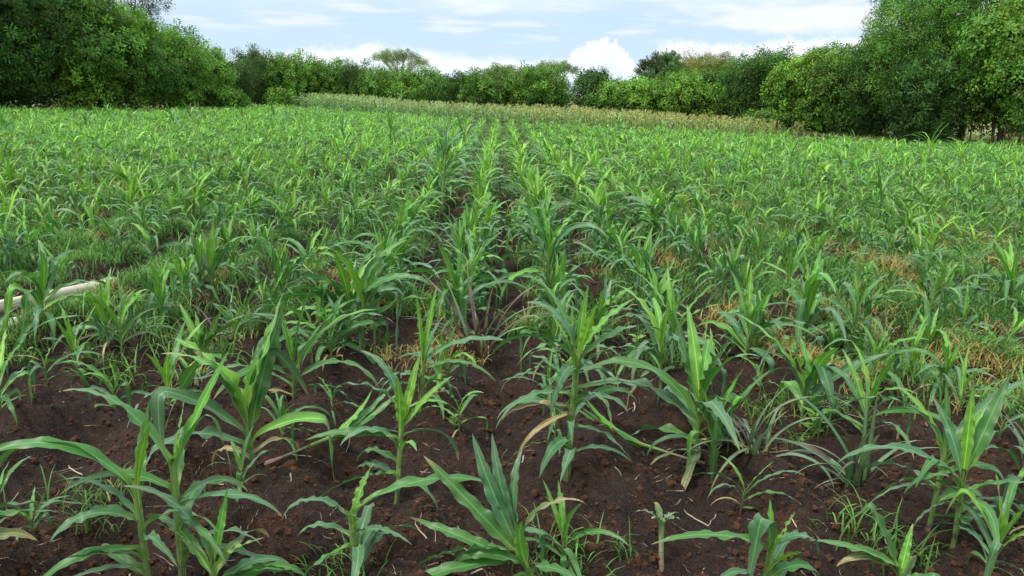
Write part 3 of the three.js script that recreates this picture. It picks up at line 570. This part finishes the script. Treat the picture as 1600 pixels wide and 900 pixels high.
function makeTree([style, x, z, H, W, b, label, tint], seed) {
  const S = TREE[style], r = mulberry(seed * 77 + 5), root = thing('hedge_tree', label, 'tree', 'trees of the hedges round the field');
  const y0 = Math.min(slope(x, z), 0) - .05; root.position.set(x, y0, z);
  const cy = H * (b + 1) / 2, ry = H * (1 - b) / 2, R = W / 2, lobes = [];
  for (let i = 0; i < S.lobes; i++) {
    const a = i * 2.399 + r() * .8, v = style === 'flat' ? .25 + .75 * r() : 1 - 2 * (i + .5) / S.lobes, h = Math.sqrt(Math.max(0, 1 - v * v * .8));
    const q = .58 + .18 * r(), lr = S.lr * (.55 + .85 * r()), low = v < -.3 ? .85 : 1;
    lobes.push({ x: Math.cos(a) * R * h * q * low, y: cy + v * ry * (1 - lr * .5), z: Math.sin(a) * R * h * q * low, rx: R * lr * 1.25, ry: style === 'flat' ? R * lr * .38 : Math.min(R * lr * 1.15, ry * .6), t: .5 + .9 * r(), yel: r() });
  }
  if (style === 'lush' || style === 'mango' || style === 'sparse') for (let k = 0; k < 12; k++) { const a = r() * 6.28, v = r(), q = R * (.95 - .75 * v) * (.6 + .5 * r()); lobes.push({ x: Math.cos(a) * q, y: lerp(cy, H * (.90 + .08 * r()), v), z: Math.sin(a) * q, rx: R * (.08 + .09 * r()), ry: H * (.04 + .05 * r()), t: .9 + .2 * r(), yel: r() }); }
  const wood = [], V = (a, c, e) => new THREE.Vector3(a, c, e), tr = clamp(W * .03, .07, .2), fork = H * clamp(b + .12, .2, .42), lean = (r() - .5) * .3;
  wood.push(limb([V(0, -.1, 0), V(lean * .3, fork * .5, 0), V(lean * .6, fork, .05)], tr, tr * .75, 8));
  if (style === 'lush' || style === 'mango') for (let k = 0; k < 2; k++) { const a = r() * 6.28; wood.push(limb([V(Math.cos(a) * .3, -.1, Math.sin(a) * .3), V(Math.cos(a) * .5, fork * .6, Math.sin(a) * .5), V(Math.cos(a) * R * .4, cy, Math.sin(a) * R * .4)], tr * .6, tr * .25, 6)); }
  lobes.slice(0, S.lobes).forEach((l) => wood.push(limb([V(lean * .6, fork * (.8 + .2 * r()), .05), V(l.x * .45, lerp(fork, l.y, .55) + .1 * r(), l.z * .45), V(l.x, l.y, l.z)], tr * .42, tr * .08, 5)));
  part('trunk', mergeGeometries(wood), style === 'open' || style === 'flat' ? paleBark : barkMat, root);
  const kinds = SPRAYS[S.spray], lists = kinds.map(() => []), vol = lobes.reduce((s, l) => s + l.rx * l.ry, 0), total = S.dens * 62 * W * Math.min(H, 10) * (1 - b * .6);
  const ax = new THREE.Vector3(), q = new THREE.Quaternion(), q2 = new THREE.Quaternion();
  const [cr, cg, cb] = tint ?? S.color;
  for (const l of lobes) {
    const n = Math.max(14, Math.round(total * l.rx * l.ry / vol));
    for (let k = 0; k < n; k++) {
      const u = 2 * r() - 1, a = r() * 6.28, s = Math.sqrt(1 - u * u), rad = Math.pow(r(), .28) * (.9 + .22 * r());
      const px = l.x + Math.cos(a) * s * rad * l.rx, py = l.y + u * rad * l.ry, pz = l.z + Math.sin(a) * s * rad * l.rx;
      if (py < .12) continue;
      ax.set(Math.cos(a) * s, u * .8 + .35 - S.droop * (.6 + .8 * r()), Math.sin(a) * s).normalize(); q.setFromUnitVectors(up, ax); q.multiply(q2.setFromAxisAngle(up, r() * 6.28));
      const t = l.t * (.8 + .4 * r()), y = .82 + .26 * l.yel + .12 * r(), fresh = r() < .06 ? 1.5 : 1, rust = style === 'dome' && py > H * .8 ? .45 : 0;
      lists[k % kinds.length].push({ x: px, y: py, z: pz, q: q.clone(), s: (style === 'dome' ? 1.8 : style === 'feather' ? 1.2 : 1) * (.75 + .6 * r()), c: [cr * t * y * fresh * (1 + rust), cg * t * fresh * (1 - rust * .2), cb * t * (1.9 - y) * .9] });
    }
  }
  const crown = new THREE.Group(); crown.name = 'crown'; crown.userData.kind = 'stuff'; root.add(crown);
  kinds.forEach((g, i) => instanced('leaf_spray', g, foliageMat, lists[i], crown));
  return root;
}
const TREES = [
  ['mango', -29.8, -43.0, 9.0, 8.0, 0.05, 'dark dense tree at the very left edge, its crown cut by the frame'],
  ['mango', -27.8, -45.0, 8.6, 7.4, 0.06, 'dark dense tree second from the left edge, crown reaching above the frame'],
  ['lush', -26.0, -47.0, 7.2, 6.7, 0.1, 'dense tree with a dark hollow under its crown, third from the left edge'],
  ['lush', -24.1, -49.0, 6.0, 5.6, 0.08, 'dense tree with fresh green crown below the tall open tree at the left'],
  ['open', -28.0, -60.0, 10.9, 6.5, 0.3, 'tall open tree with dark thin limbs rising behind the left hedge'],
  ['lush', -23.1, -54.0, 5.2, 5.2, 0.14, 'dense tree where the left hedge starts to drop, dark trunks showing below'],
  ['lush', -23.0, -59.0, 4.2, 4.3, 0.1, 'narrower dense tree stepping down from the taller left hedge'],
  ['mango', -22.9, -65.0, 3.5, 3.5, 0.05, 'small dark tree near the left back corner of the field'],
  ['open', -22.1, -68.0, 5.0, 2.8, 0.2, 'thin-topped small tree standing out at the left back corner'],
  ['lush', -21.3, -71.0, 4.1, 5.1, 0.05, 'rounded light green tree just right of the left back corner'],
  ['lush', -19.4, -74.0, 4.2, 5.7, 0.05, 'rounded tree in the back hedge left of the pale open tree'],
  ['lush', -16.4, -75.0, 4.0, 5.7, 0.05, 'low rounded tree in the back hedge, second left of the pale open tree'],
  ['mango', -13.6, -74.0, 3.6, 4.8, 0.05, 'dark low tree at the left foot of the pale open tree'],
  ['flat', -12.2, -92.0, 6.2, 7.9, 0.5, 'pale open tree with layered branches rising behind the back hedge, left of centre'],
  ['lush', -10.6, -72.0, 3.3, 5.7, 0.05, 'bright rounded tree in front of the pale open tree'],
  ['lush', -7.3, -70.0, 3.2, 5.4, 0.05, 'rounded hedge tree just right of the pale open tree'],
  ['mango', -4.4, -68.0, 2.9, 4.0, 0.05, 'small dark hedge tree with thin top shoots, left of the back hedge centre'],
  ['lush', -1.9, -67.0, 3.2, 4.4, 0.05, 'hedge tree with ragged top at the centre of the back hedge'],
  ['flat', 0.3, -82.0, 4.5, 4.8, 0.5, 'thin open tree peeping over the back hedge centre'],
  ['lush', 0.7, -66.0, 2.9, 4.0, 0.05, 'low tree in the back hedge below the thin open tree'],
  ['lush', 3.0, -65.0, 3.5, 5.1, 0.05, 'domed dense tree left of the gap in the back hedge'],
  ['flat', 5.7, -84.0, 5.0, 5.4, 0.55, 'flat-topped open tree rising above the gap in the back hedge'],
  ['sparse', 7.2, -63.0, 3.6, 3.5, 0.1, 'separate tree with pointed top just right of the back hedge gap'],
  ['lush', 9.5, -62.0, 2.7, 4.5, 0.05, 'low rounded hedge tree below the feathery tree'],
  ['feather', 15.8, -78.0, 5.9, 3.9, 0.3, 'feathery light green tree with upright sprays above the back hedge'],
  ['lush', 12.0, -61.0, 2.9, 5.1, 0.05, 'bright green rounded tree in front of the feathery tree'],
  ['lush', 14.6, -60.0, 3.5, 5.6, 0.05, 'broad bright green tree before the far rust-topped dome'],
  ['dome', 30.8, -120.0, 7.5, 11.8, 0.2, 'far dome-shaped tree with a rusty top beyond the right back corner'],
  ['lush', 16.7, -59.0, 3.7, 3.9, 0.05, 'light green tree left of the taller right hedge'],
  ['mango', 18.1, -57.0, 4.6, 4.1, 0.06, 'dark tree starting the taller right hedge'],
  ['mango', 19.4, -56.0, 5.1, 4.6, 0.06, 'dark rounded tree with the highest crown at the far end of the right hedge'],
  ['lush', 20.2, -53.0, 4.5, 3.7, 0.06, 'tree with lighter crown in the dip of the right hedge'],
  ['lush', 21.0, -51.0, 5.1, 4.1, 0.06, 'tree with ragged shoots on top in the middle of the right hedge'],
  ['lush', 21.5, -48.0, 5.1, 4.2, 0.06, 'bright dense tree just left of the tallest right tree'],
  ['mango', 22.4, -46.0, 5.7, 4.5, 0.08, 'dark tree leaning into the tallest right tree from the left'],
  ['tall', 23.0, -43.0, 8.7, 7.0, 0.22, 'tallest tree at the right, its airy crown cut by the frame top'],
  ['tall', 25.4, -42.0, 9.5, 7.8, 0.2, 'tall tree with a dense leafy crown just right of the tallest right tree'],
  ['mango', 22.3, -40.0, 4.3, 3.7, 0.1, 'dark low tree with narrow leaves at the foot of the tallest right tree'],
  ['lush', 25.0, -38.0, 6.7, 5.0, 0.16, 'yellow-green broad-leaved tree in front of the tall right trees'],
  ['lush', 25.6, -36.0, 5.1, 4.7, 0.17, 'dense tree at the right edge above the wire fence'],
  ['open', 29.5, -44.0, 8.6, 4.3, 0.3, 'thin-limbed tree against the sky at the upper right edge'],
];
TREES.forEach((t, i) => makeTree(t, i + 1));
// low bushes at the foot of the hedges
[[-20.6, -58, 1.5, 2.2, 'low bush at the edge of the field below the stepped left hedge'], [-18.8, -66, 1.3, 1.8, 'dark low bush standing in the field corner before the back hedge'], [17.6, -52, .9, 2.0, 'low green bush where the mature maize meets the right hedge']].forEach(([x, z, H, W, l], i) => {
  const o = makeTree(['lush', x, z, H, W, .0, l], 90 + i); o.name = numbered('bush'); o.userData.category = 'bush'; o.userData.group = 'bushes at the foot of the hedges';
});

// ---------------------------------------------------------------- wire fence under the right-hand trees
{
  const f = thing('wire_fence', 'thin wire fence with leaning stick posts under the right edge trees', 'fence');
  const r = mulberry(8), line = [[22.2, -44], [23.4, -40], [24.2, -36.6], [26, -33], [29, -29]], tops = [];
  for (let i = 0; i <= 22; i++) {
    const t = i / 22 * 4, k = Math.min(3, Math.floor(t)), x = lerp(line[k][0], line[k + 1][0], t - k), z = lerp(line[k][1], line[k + 1][1], t - k), y = slope(x, z) - .1, h = 1.2 + .3 * r(), lx = (r() - .5) * .35, lz = (r() - .5) * .3;
    part('post', limb([new THREE.Vector3(x, y - .15, z), new THREE.Vector3(x + lx * .4, y + h * .5, z + lz * .5), new THREE.Vector3(x + lx, y + h, z + lz)], .04, .03, 6), barkMat, f);
    tops.push([x, y, z, h, lx, lz]);
  }
  const steel = new THREE.MeshStandardMaterial({ name: 'rusty wire', color: new THREE.Color().setRGB(.2, .15, .12), roughness: .6, metalness: .6 });
  for (const q of [.35, .6, .88]) part('wire', limb(tops.map(([x, y, z, h, lx, lz]) => new THREE.Vector3(x + lx * q, y + h * q, z + lz * q)), .004, .004, 4), steel, f);
  const mound = new THREE.SphereGeometry(1, 20, 12), p = mound.attributes.position; for (let i = 0; i < p.count; i++) { const k = 1 + .25 * n3(p.getX(i) * 2, p.getY(i) * 2, p.getZ(i) * 2); p.setXYZ(i, p.getX(i) * .55 * k, p.getY(i) * .55 * k, p.getZ(i) * .5 * k); } mound.computeVertexNormals();
  const o = part('earth_mound', mound, new THREE.MeshStandardMaterial({ name: 'red earth', color: new THREE.Color().setRGB(.42, .17, .09), roughness: .95 }), scene); o.position.set(33.2, -.1, -49.5); o.scale.setScalar(1.3); tag(o, 'small heap of reddish earth behind the wire fence', 'earth mound');
}

// ---------------------------------------------------------------- irrigation pipes at the left
{
  const white = new THREE.MeshPhysicalMaterial({ name: 'weathered white plastic', color: new THREE.Color().setRGB(.58, .56, .48), roughness: .5, clearcoat: .15, clearcoatRoughness: .5, map: canvasTex(256, 256, (g, w, h) => { const im = g.createImageData(w, h); for (let y = 0; y < h; y++) for (let x = 0; x < w; x++) { const L = 225 + 30 * fbm(x * .02, y * .05, 4) - 60 * ss(.3, .8, fbm(x * .05 + 9, y * .03, 3) + .2), o = (y * w + x) * 4; im.data[o] = clamp(L + 6, 0, 255); im.data[o + 1] = clamp(L, 0, 255); im.data[o + 2] = clamp(L - 14, 0, 255); im.data[o + 3] = 255; } g.putImageData(im, 0, 0); }, true) });
  const pipe = (x0, z0, x1, z1, R, label) => {
    const t = thing('irrigation_pipe', label, 'pipe', 'white pipes lying in the field'), L = Math.hypot(x1 - x0, z1 - z0);
    const tube = (ro, ri, l) => { const g = new THREE.LatheGeometry([[ri, 0], [ro - .002, 0], [ro, .003], [ro, l - .003], [ro - .002, l], [ri, l], [ri, 0]].map(([a, c]) => new THREE.Vector2(a, c)), 32); return g; };
    t.position.set(x0, ground(x0, z0) + R + .015, z0);
    t.quaternion.setFromUnitVectors(up, new THREE.Vector3(x1 - x0, ground(x1, z1) - ground(x0, z0) + .02, z1 - z0).normalize());
    part('barrel', tube(R, R * .86, L), white, t); const c = part('collar', tube(R * 1.16, R * 1.002, .11), white, t); c.position.y = L - .13;
  };
  pipe(-3.95, -3.9, -3.56, -5.5, .056, 'thick white pipe at the left edge, its end lying nearest the camera');
  pipe(-3.98, -5.0, -3.5, -6.7, .05, 'longer white pipe running back through the weeds behind the first');
}

// ---------------------------------------------------------------- clumps of coarse weed grass, broken and uprooted plants
function grassClump(label, x, z, n, L, w, tones, spread, droop, seed) {
  const r = mulberry(seed), t = thing('grass_clump', label, 'grass clump', 'coarse weed grass clumps among the maize'); t.position.set(x, ground(x, z) - .02, z);
  for (let i = 0; i < n; i++) { const f = r(), a = r() * 6.28, q = .06 * Math.sqrt(r()); const g = leafGeo({ az: r() * 360, len: L * (.55 + .55 * r()), e0: lerp(86, 86 - spread, f), e1: lerp(60, -80, Math.min(1, f * droop + .15 * r())), w: w * (.7 + .6 * r()), y: 0, tone: tones[Math.floor(r() * tones.length)], sheath: 0, R: .004, segs: 16, ac: 4, amp: .08, waves: 3, roll1: (r() - .5) * 120, curl: (r() - .5) * 50, cup: 1.3 }, r); g.translate(Math.cos(a) * q, 0, Math.sin(a) * q); part('leaf', g, leafMats[i % 3], t); }
  return t;
}
grassClump('tall clump of purple-brown grass leaning left in the middle furrow', -.11, -5.02, 24, .82, .028, ['p', 'p', 'p', 'w'], 34, .6, 51).rotation.z = .26;
grassClump('big grey-green weed clump with purple stems among the lower right plants', 1.75, -3.26, 26, .62, .026, ['w', 'w', 'p', 'b'], 62, 1.1, 52);
grassClump('drooping grey weed clump bent over to the ground, right of the bright plant', 1.27, -3.34, 16, .5, .028, ['w', 'p', 'w'], 50, 1.9, 53);
grassClump('wide weed clump with some brown upright blades beside the white pipes', -2.61, -5.02, 26, .5, .022, ['w', 'm', 'p', 'b'], 60, 1.0, 54);
grassClump('weed clump with thin brown leaning stems left of centre', -2.05, -5.35, 14, .6, .018, ['p', 'p', 'w'], 50, .6, 55).rotation.z = -.3;
grassClump('thin green weed clump at the right edge beside the touching plant', 2.7, -3.4, 16, .42, .016, ['w', 'b'], 60, 1.1, 56);

function fallenPlant(label, x, z, az, H, seed) {
  const r = mulberry(seed), t = thing('uprooted_maize_plant', label, 'uprooted plant');
  const inner = plantSpec('s', H, r, HI); inner.leaves = [0, 1, 2, 3, 4, 5].map((i) => ({ az: (i % 2) * 180 + (r() - .5) * 60, len: .34 + .1 * r(), e0: 84 - 8 * r(), e1: 66 - 30 * r(), w: .05, y: .26 + .02 * i, tone: r() < .6 ? 'm' : 'g', sheath: .08, R: .008, segs: 26, ac: 6, amp: .12, roll1: (r() - .5) * 60 })); inner.hs = .36; inner.c0 = [.34, .2, .17]; inner.c1 = [.26, .28, .12];
  plantParts(t, inner, r);
  t.position.set(x, ground(x, z) + .03, z); t.rotation.set(0, az * D, -84 * D, 'YXZ');
}
fallenPlant('uprooted maize plant lying on bare soil, pinkish stalk end pointing right', 1.05, -3.52, 155, .5, 61);
fallenPlant('uprooted maize plant lying on bare soil at the left, leaves spread to the right', -1.06, -3.26, 40, .5, 62);
{
  const r = mulberry(64), t = thing('broken_stalk', 'broken maize stump with torn dry leaf ends, alone on bare soil, lower right of centre', 'maize stump'); const x = .67, z = -2.6; t.position.set(x, ground(x, z) - .02, z); t.rotation.x = -.3;
  part('stalk', stalkGeo(.17, .011, .010, [.34, .24, .14], [.34, .36, .2]), stalkMat, t);
  for (let i = 0; i < 5; i++) part('leaf', leafGeo({ az: i * 75 + r() * 30, len: .08 + .06 * r(), e0: 70, e1: -10 - 40 * r(), w: .032, y: .17, tone: i % 2 ? 'h' : 'w', sheath: .06, R: .010, segs: 12, ac: 4, amp: .3 }, r), leafMats[i % 3], t);
}
[[1.81, -3.91, 'small yellow-green broadleaf weed left of the purple-stemmed clump'], [.98, -5.0, 'yellow-green broadleaf weed with pale top among the right rows'], [-.22, -3.66, 'tiny broadleaf weed on the soil below the cup-leaved plant']].forEach(([x, z, l], i) => {
  const r = mulberry(70 + i), t = thing('broadleaf_weed', l, 'weed', 'small broadleaf weeds between the rows'); t.position.set(x, ground(x, z) - .01, z); t.scale.setScalar(i === 2 ? .5 : 1);
  part('stem', stalkGeo(.16, .004, .003, [.2, .24, .08], [.2, .3, .06], 6, 4), stalkMat, t);
  for (let k = 0; k < 11; k++) part('leaf', leafGeo({ az: k * 137, len: .07 + .03 * r(), e0: 40, e1: -20 + 30 * r(), w: .045, y: .03 + .013 * k, tone: 'y', sheath: 0, R: .002, segs: 8, ac: 4, amp: .05 }, r), leafMats[k % 3], t);
});

// ---------------------------------------------------------------- weeds, clods and chaff on the soil
function tuftGeo(n, L, w, lay, seed) {
  const r = mulberry(seed), pos = [], col = [], idx = [];
  for (let i = 0; i < n; i++) {
    const a = r() * 6.28, b = r() * 6.28, q = .10 * Math.sqrt(r()), l = L * (.45 + .7 * r()), bend = lay * (.3 + .9 * r()), t = .75 + .5 * r(), wx = Math.cos(a + 1.57) * w, wz = Math.sin(a + 1.57) * w, k0 = pos.length / 3, S = 4;
    let x = Math.cos(b) * q, y = 0, z = Math.sin(b) * q, e = 1.45 - .3 * r();
    for (let s = 0; s <= S; s++) {
      const f = 1 - (s / S) ** 1.5 * .92; pos.push(x - wx * f, y, z - wz * f, x + wx * f, y, z + wz * f); const c = t * (.75 + .35 * s / S); col.push(c, c, c, c, c, c);
      x += Math.cos(a) * Math.cos(e) * l / S; z += Math.sin(a) * Math.cos(e) * l / S; y = Math.max(.004, y + Math.sin(e) * l / S); e -= bend / S * (1 + s * .3);
      if (s < S) { const k = k0 + s * 2; idx.push(k, k + 1, k + 2, k + 1, k + 3, k + 2); }
    }
  }
  const g = new THREE.BufferGeometry(); g.setAttribute('position', new THREE.Float32BufferAttribute(pos, 3)); g.setAttribute('color', new THREE.Float32BufferAttribute(col, 3)); g.setIndex(idx); g.computeVertexNormals(); return g;
}
{
  const green = thing('weed_grass', 'fine fresh green grass weeds growing thick between the maize plants', 'grass'), straw = thing('dead_grass', 'straw-coloured dead grass patches between the rows', 'dead grass'); green.userData.kind = straw.userData.kind = 'stuff';
  const gG = [tuftGeo(15, .19, .0042, 1.3, 1), tuftGeo(12, .25, .005, 1.8, 2), tuftGeo(18, .14, .0036, 1.1, 3)], sG = [tuftGeo(16, .16, .0036, 2.6, 4), tuftGeo(14, .13, .004, 1.7, 5)];
  const gl = gG.map(() => []), sl = sG.map(() => []), r = mulberry(17);
  const spot = (x, z, dead, big) => {
    const s = (.7 + .7 * r()) * big, t = .75 + .5 * r(), y = r(), e = { x, y: ground(x, z) - .012, z, ry: r() * 6.28, sx: s * (1 + .3 * r()), sy: s * (.8 + .4 * r()), sz: s };
    if (dead) sl[Math.floor(r() * 2)].push({ ...e, c: [t * lerp(.44, .38, y), t * lerp(.31, .34, y), t * lerp(.12, .08, y)] });
    else gl[Math.floor(r() * 3)].push({ ...e, c: [t * lerp(.085, .17, y), t * lerp(.23, .34, y), t * lerp(.045, .06, y)] });
  };
  for (let i = 0; i < 400000; i++) {
    const d = 2.6 + 68 * Math.pow(r(), 1.9), x = (2 * r() - 1) * (.72 * d + 1.2), z = -d, keep = r();
    if (!inField(x, z) || d > bandFront(x)) continue;
    if (x < -3.35 && x > -4.1 && d < 7.3 && keep > .1) continue;
    const k = (x - ROW0) / PITCH, row = Math.abs(k - Math.round(k)), patch = fbm(x * .55 + 3, z * .5, 3), side = Math.max(ss(1.4, 3.2, x - .12 * (d - 4)), ss(-2.2, -3.8, x));
    let g = ss(4.2, 9, d) * .7 + side * ss(3.4, 5.2, d) * .7; g *= lerp(1.25, lerp(.5, .0, ss(6, 3.4, Math.abs(x)) * ss(26, 15, d)), ss(.1, .4, row)); if (x < 0) g *= .8; g += .75 * patch * lerp(1, .15, ss(4.5, 2.5, Math.abs(x)) * ss(18, 11, d)) - .06 - .9 * (1 - ss(3.2, 5, d));
    const dead = fbm(x * .8 + 40, z * .6 + 11, 3) > lerp(.34, .13, ss(1, 3, x) * (1 - ss(9, 14, d)));
    if (keep > g * lerp(.34, .16, ss(8, 30, d))) continue;
    if (gl[0].length > 15000) break;
    spot(x, z, dead && r() < .8, lerp(.8, 1.5, ss(6, 24, d)));
  }
  for (const [x, z, n, rad, big] of [[.33, -2.62, 7, .2, .8], [.42, -2.5, 4, .2, .7], [1.62, -2.72, 8, .2, .8], [-.55, -2.6, 4, .2, .7], [-1.75, -2.85, 8, .2, .7], [-2.25, -4.9, 60, .6, 1], [-3.0, -5.6, 40, .5, 1.1], [2.9, -4.6, 60, .7, 1], [1.75, -4.1, 18, .3, .9], [.5, -5.6, 40, .35, 1.2], [-.95, -6.2, 40, .35, 1.2], [1.1, -4.8, 18, .3, 1]]) for (let i = 0; i < n; i++) { const a = r() * 6.28, q = rad * Math.sqrt(r()); spot(x + Math.cos(a) * q, z + Math.sin(a) * q, r() < .12, big); }
  for (const [x, z, n, rad] of [[-1.45, -6.9, 40, .4], [-.45, -5.0, 40, .4], [2.0, -5.6, 40, .4], [2.9, -5.9, 60, .5], [2.25, -4.75, 45, .4], [3.7, -6.3, 50, .5], [3.2, -4.7, 30, .4]]) for (let i = 0; i < n; i++) { const a = r() * 6.28, q = rad * Math.sqrt(r()); spot(x + Math.cos(a) * q, z + Math.sin(a) * q, true, 1); }
  // dry pasture tussocks beyond the hedge line
  for (let i = 0; i < 5000; i++) { const d = 30 + 30 * r(), x = (r() < .6 ? 1 : -1) * (18 + 16 * r()), z = -d; if (inField(x, z)) continue; const s = 2 + 2 * r(), t = .8 + .4 * r(); sl[i % 2].push({ x, y: Math.min(slope(x, z), 0) - .06, z, ry: r() * 6.28, s, c: [t * .24, t * .28, t * .085] }); }
  gG.forEach((g, i) => instanced('tuft', g, bladeMat, gl[i], green)); sG.forEach((g, i) => instanced('tuft', g, bladeMat, sl[i], straw));

  const clod = (seed) => { const g = new THREE.IcosahedronGeometry(1, 1), p = g.attributes.position; for (let i = 0; i < p.count; i++) { const x = p.getX(i), y = p.getY(i), z = p.getZ(i), k = 1 + .35 * n3(x * 1.2 + seed, y * 1.2, z * 1.2) + .16 * n3(x * 3.3, y * 3.3 + seed, z * 3.3); p.setXYZ(i, x * k, y * k * .75, z * k); } const q = g; q.computeVertexNormals(); return q; };
  const clodMat = new THREE.MeshStandardMaterial({ name: 'soil clod', color: new THREE.Color(1, 1, 1), roughness: .98 });
  const clods = thing('soil_clods', 'loose dark soil clods and crumbs lying over the furrows', 'soil clods'); clods.userData.kind = 'stuff';
  const cl = [0, 1, 2, 3].map(() => []);
  for (let i = 0; i < 110000; i++) { const d = 1.9 + 9 * Math.pow(r(), 1.35), x = (2 * r() - 1) * (.74 * d + .5), z = -d, pile = n2(x * 1.7 + 4, z * 1.6), q = r(); if (q > .55 + .5 * pile) continue; const s = .0024 + .015 * Math.pow(r(), 7) + (r() < .006 ? .012 + .014 * r() : 0), t = .75 + .5 * r(); cl[i & 3].push({ x, y: ground(x, z) + s * .15, z, ry: r() * 6.28, rx: r() * 6, s, c: [.054 * t, .0195 * t, .0062 * t] }); }
  cl.forEach((l, i) => instanced('clod', clod(i * 7), clodMat, l, clods));

  const bit = (n, bend, w, seed) => { const q = mulberry(seed), pos = [], idx = [], col = []; let x = -.5, y = 0, a = (q() - .5) * bend; for (let s = 0; s <= 6; s++) { const f = w * (1 - .5 * (s / 6)); pos.push(x, .004 + .02 * q(), y - f, x, .006 + .03 * q(), y + f); const c = .8 + .3 * q(); col.push(c, c, c, c, c, c); x += Math.cos(a) / 6; y += Math.sin(a) / 6; a += (q() - .5) * bend; if (s < 6) { const k = s * 2; idx.push(k, k + 1, k + 2, k + 1, k + 3, k + 2); } } const g = new THREE.BufferGeometry(); g.setAttribute('position', new THREE.Float32BufferAttribute(pos, 3)); g.setAttribute('color', new THREE.Float32BufferAttribute(col, 3)); g.setIndex(idx); g.computeVertexNormals(); return g; };
  const chaff = thing('crop_residue', 'thin dry straw and root bits scattered on the dark soil', 'crop residue'); chaff.userData.kind = 'stuff';
  const bits = [bit(6, .5, .012, 1), bit(6, 1.4, .010, 2), bit(6, 2.2, .014, 3), bit(6, .9, .035, 4)], bl = bits.map(() => []);
  for (let i = 0; i < 9000; i++) { const d = 1.9 + 8 * Math.pow(r(), 1.3), x = (2 * r() - 1) * (.74 * d + .5), z = -d, q = r(); if (q > .35 + .75 * Math.max(fbm(x * .9 + 30, z * .9, 3) + .1, ss(-.8, -1.6, x) * ss(4.2, 2.5, d) * .5)) continue; const s = .02 + .13 * Math.pow(r(), 2.2), t = .4 + .75 * r(), y = r(); bl[i & 3].push({ x, y: ground(x, z) + .004, z, ry: r() * 6.28, rx: (r() - .5) * .5, rz: (r() - .5) * .5, s, c: [.34 * t, lerp(.25, .29, y) * t, lerp(.15, .22, y) * t] }); }
  bits.forEach((g, i) => instanced('straw_bit', g, strawMat, bl[i], chaff));
}
renderer.render(scene, camera);
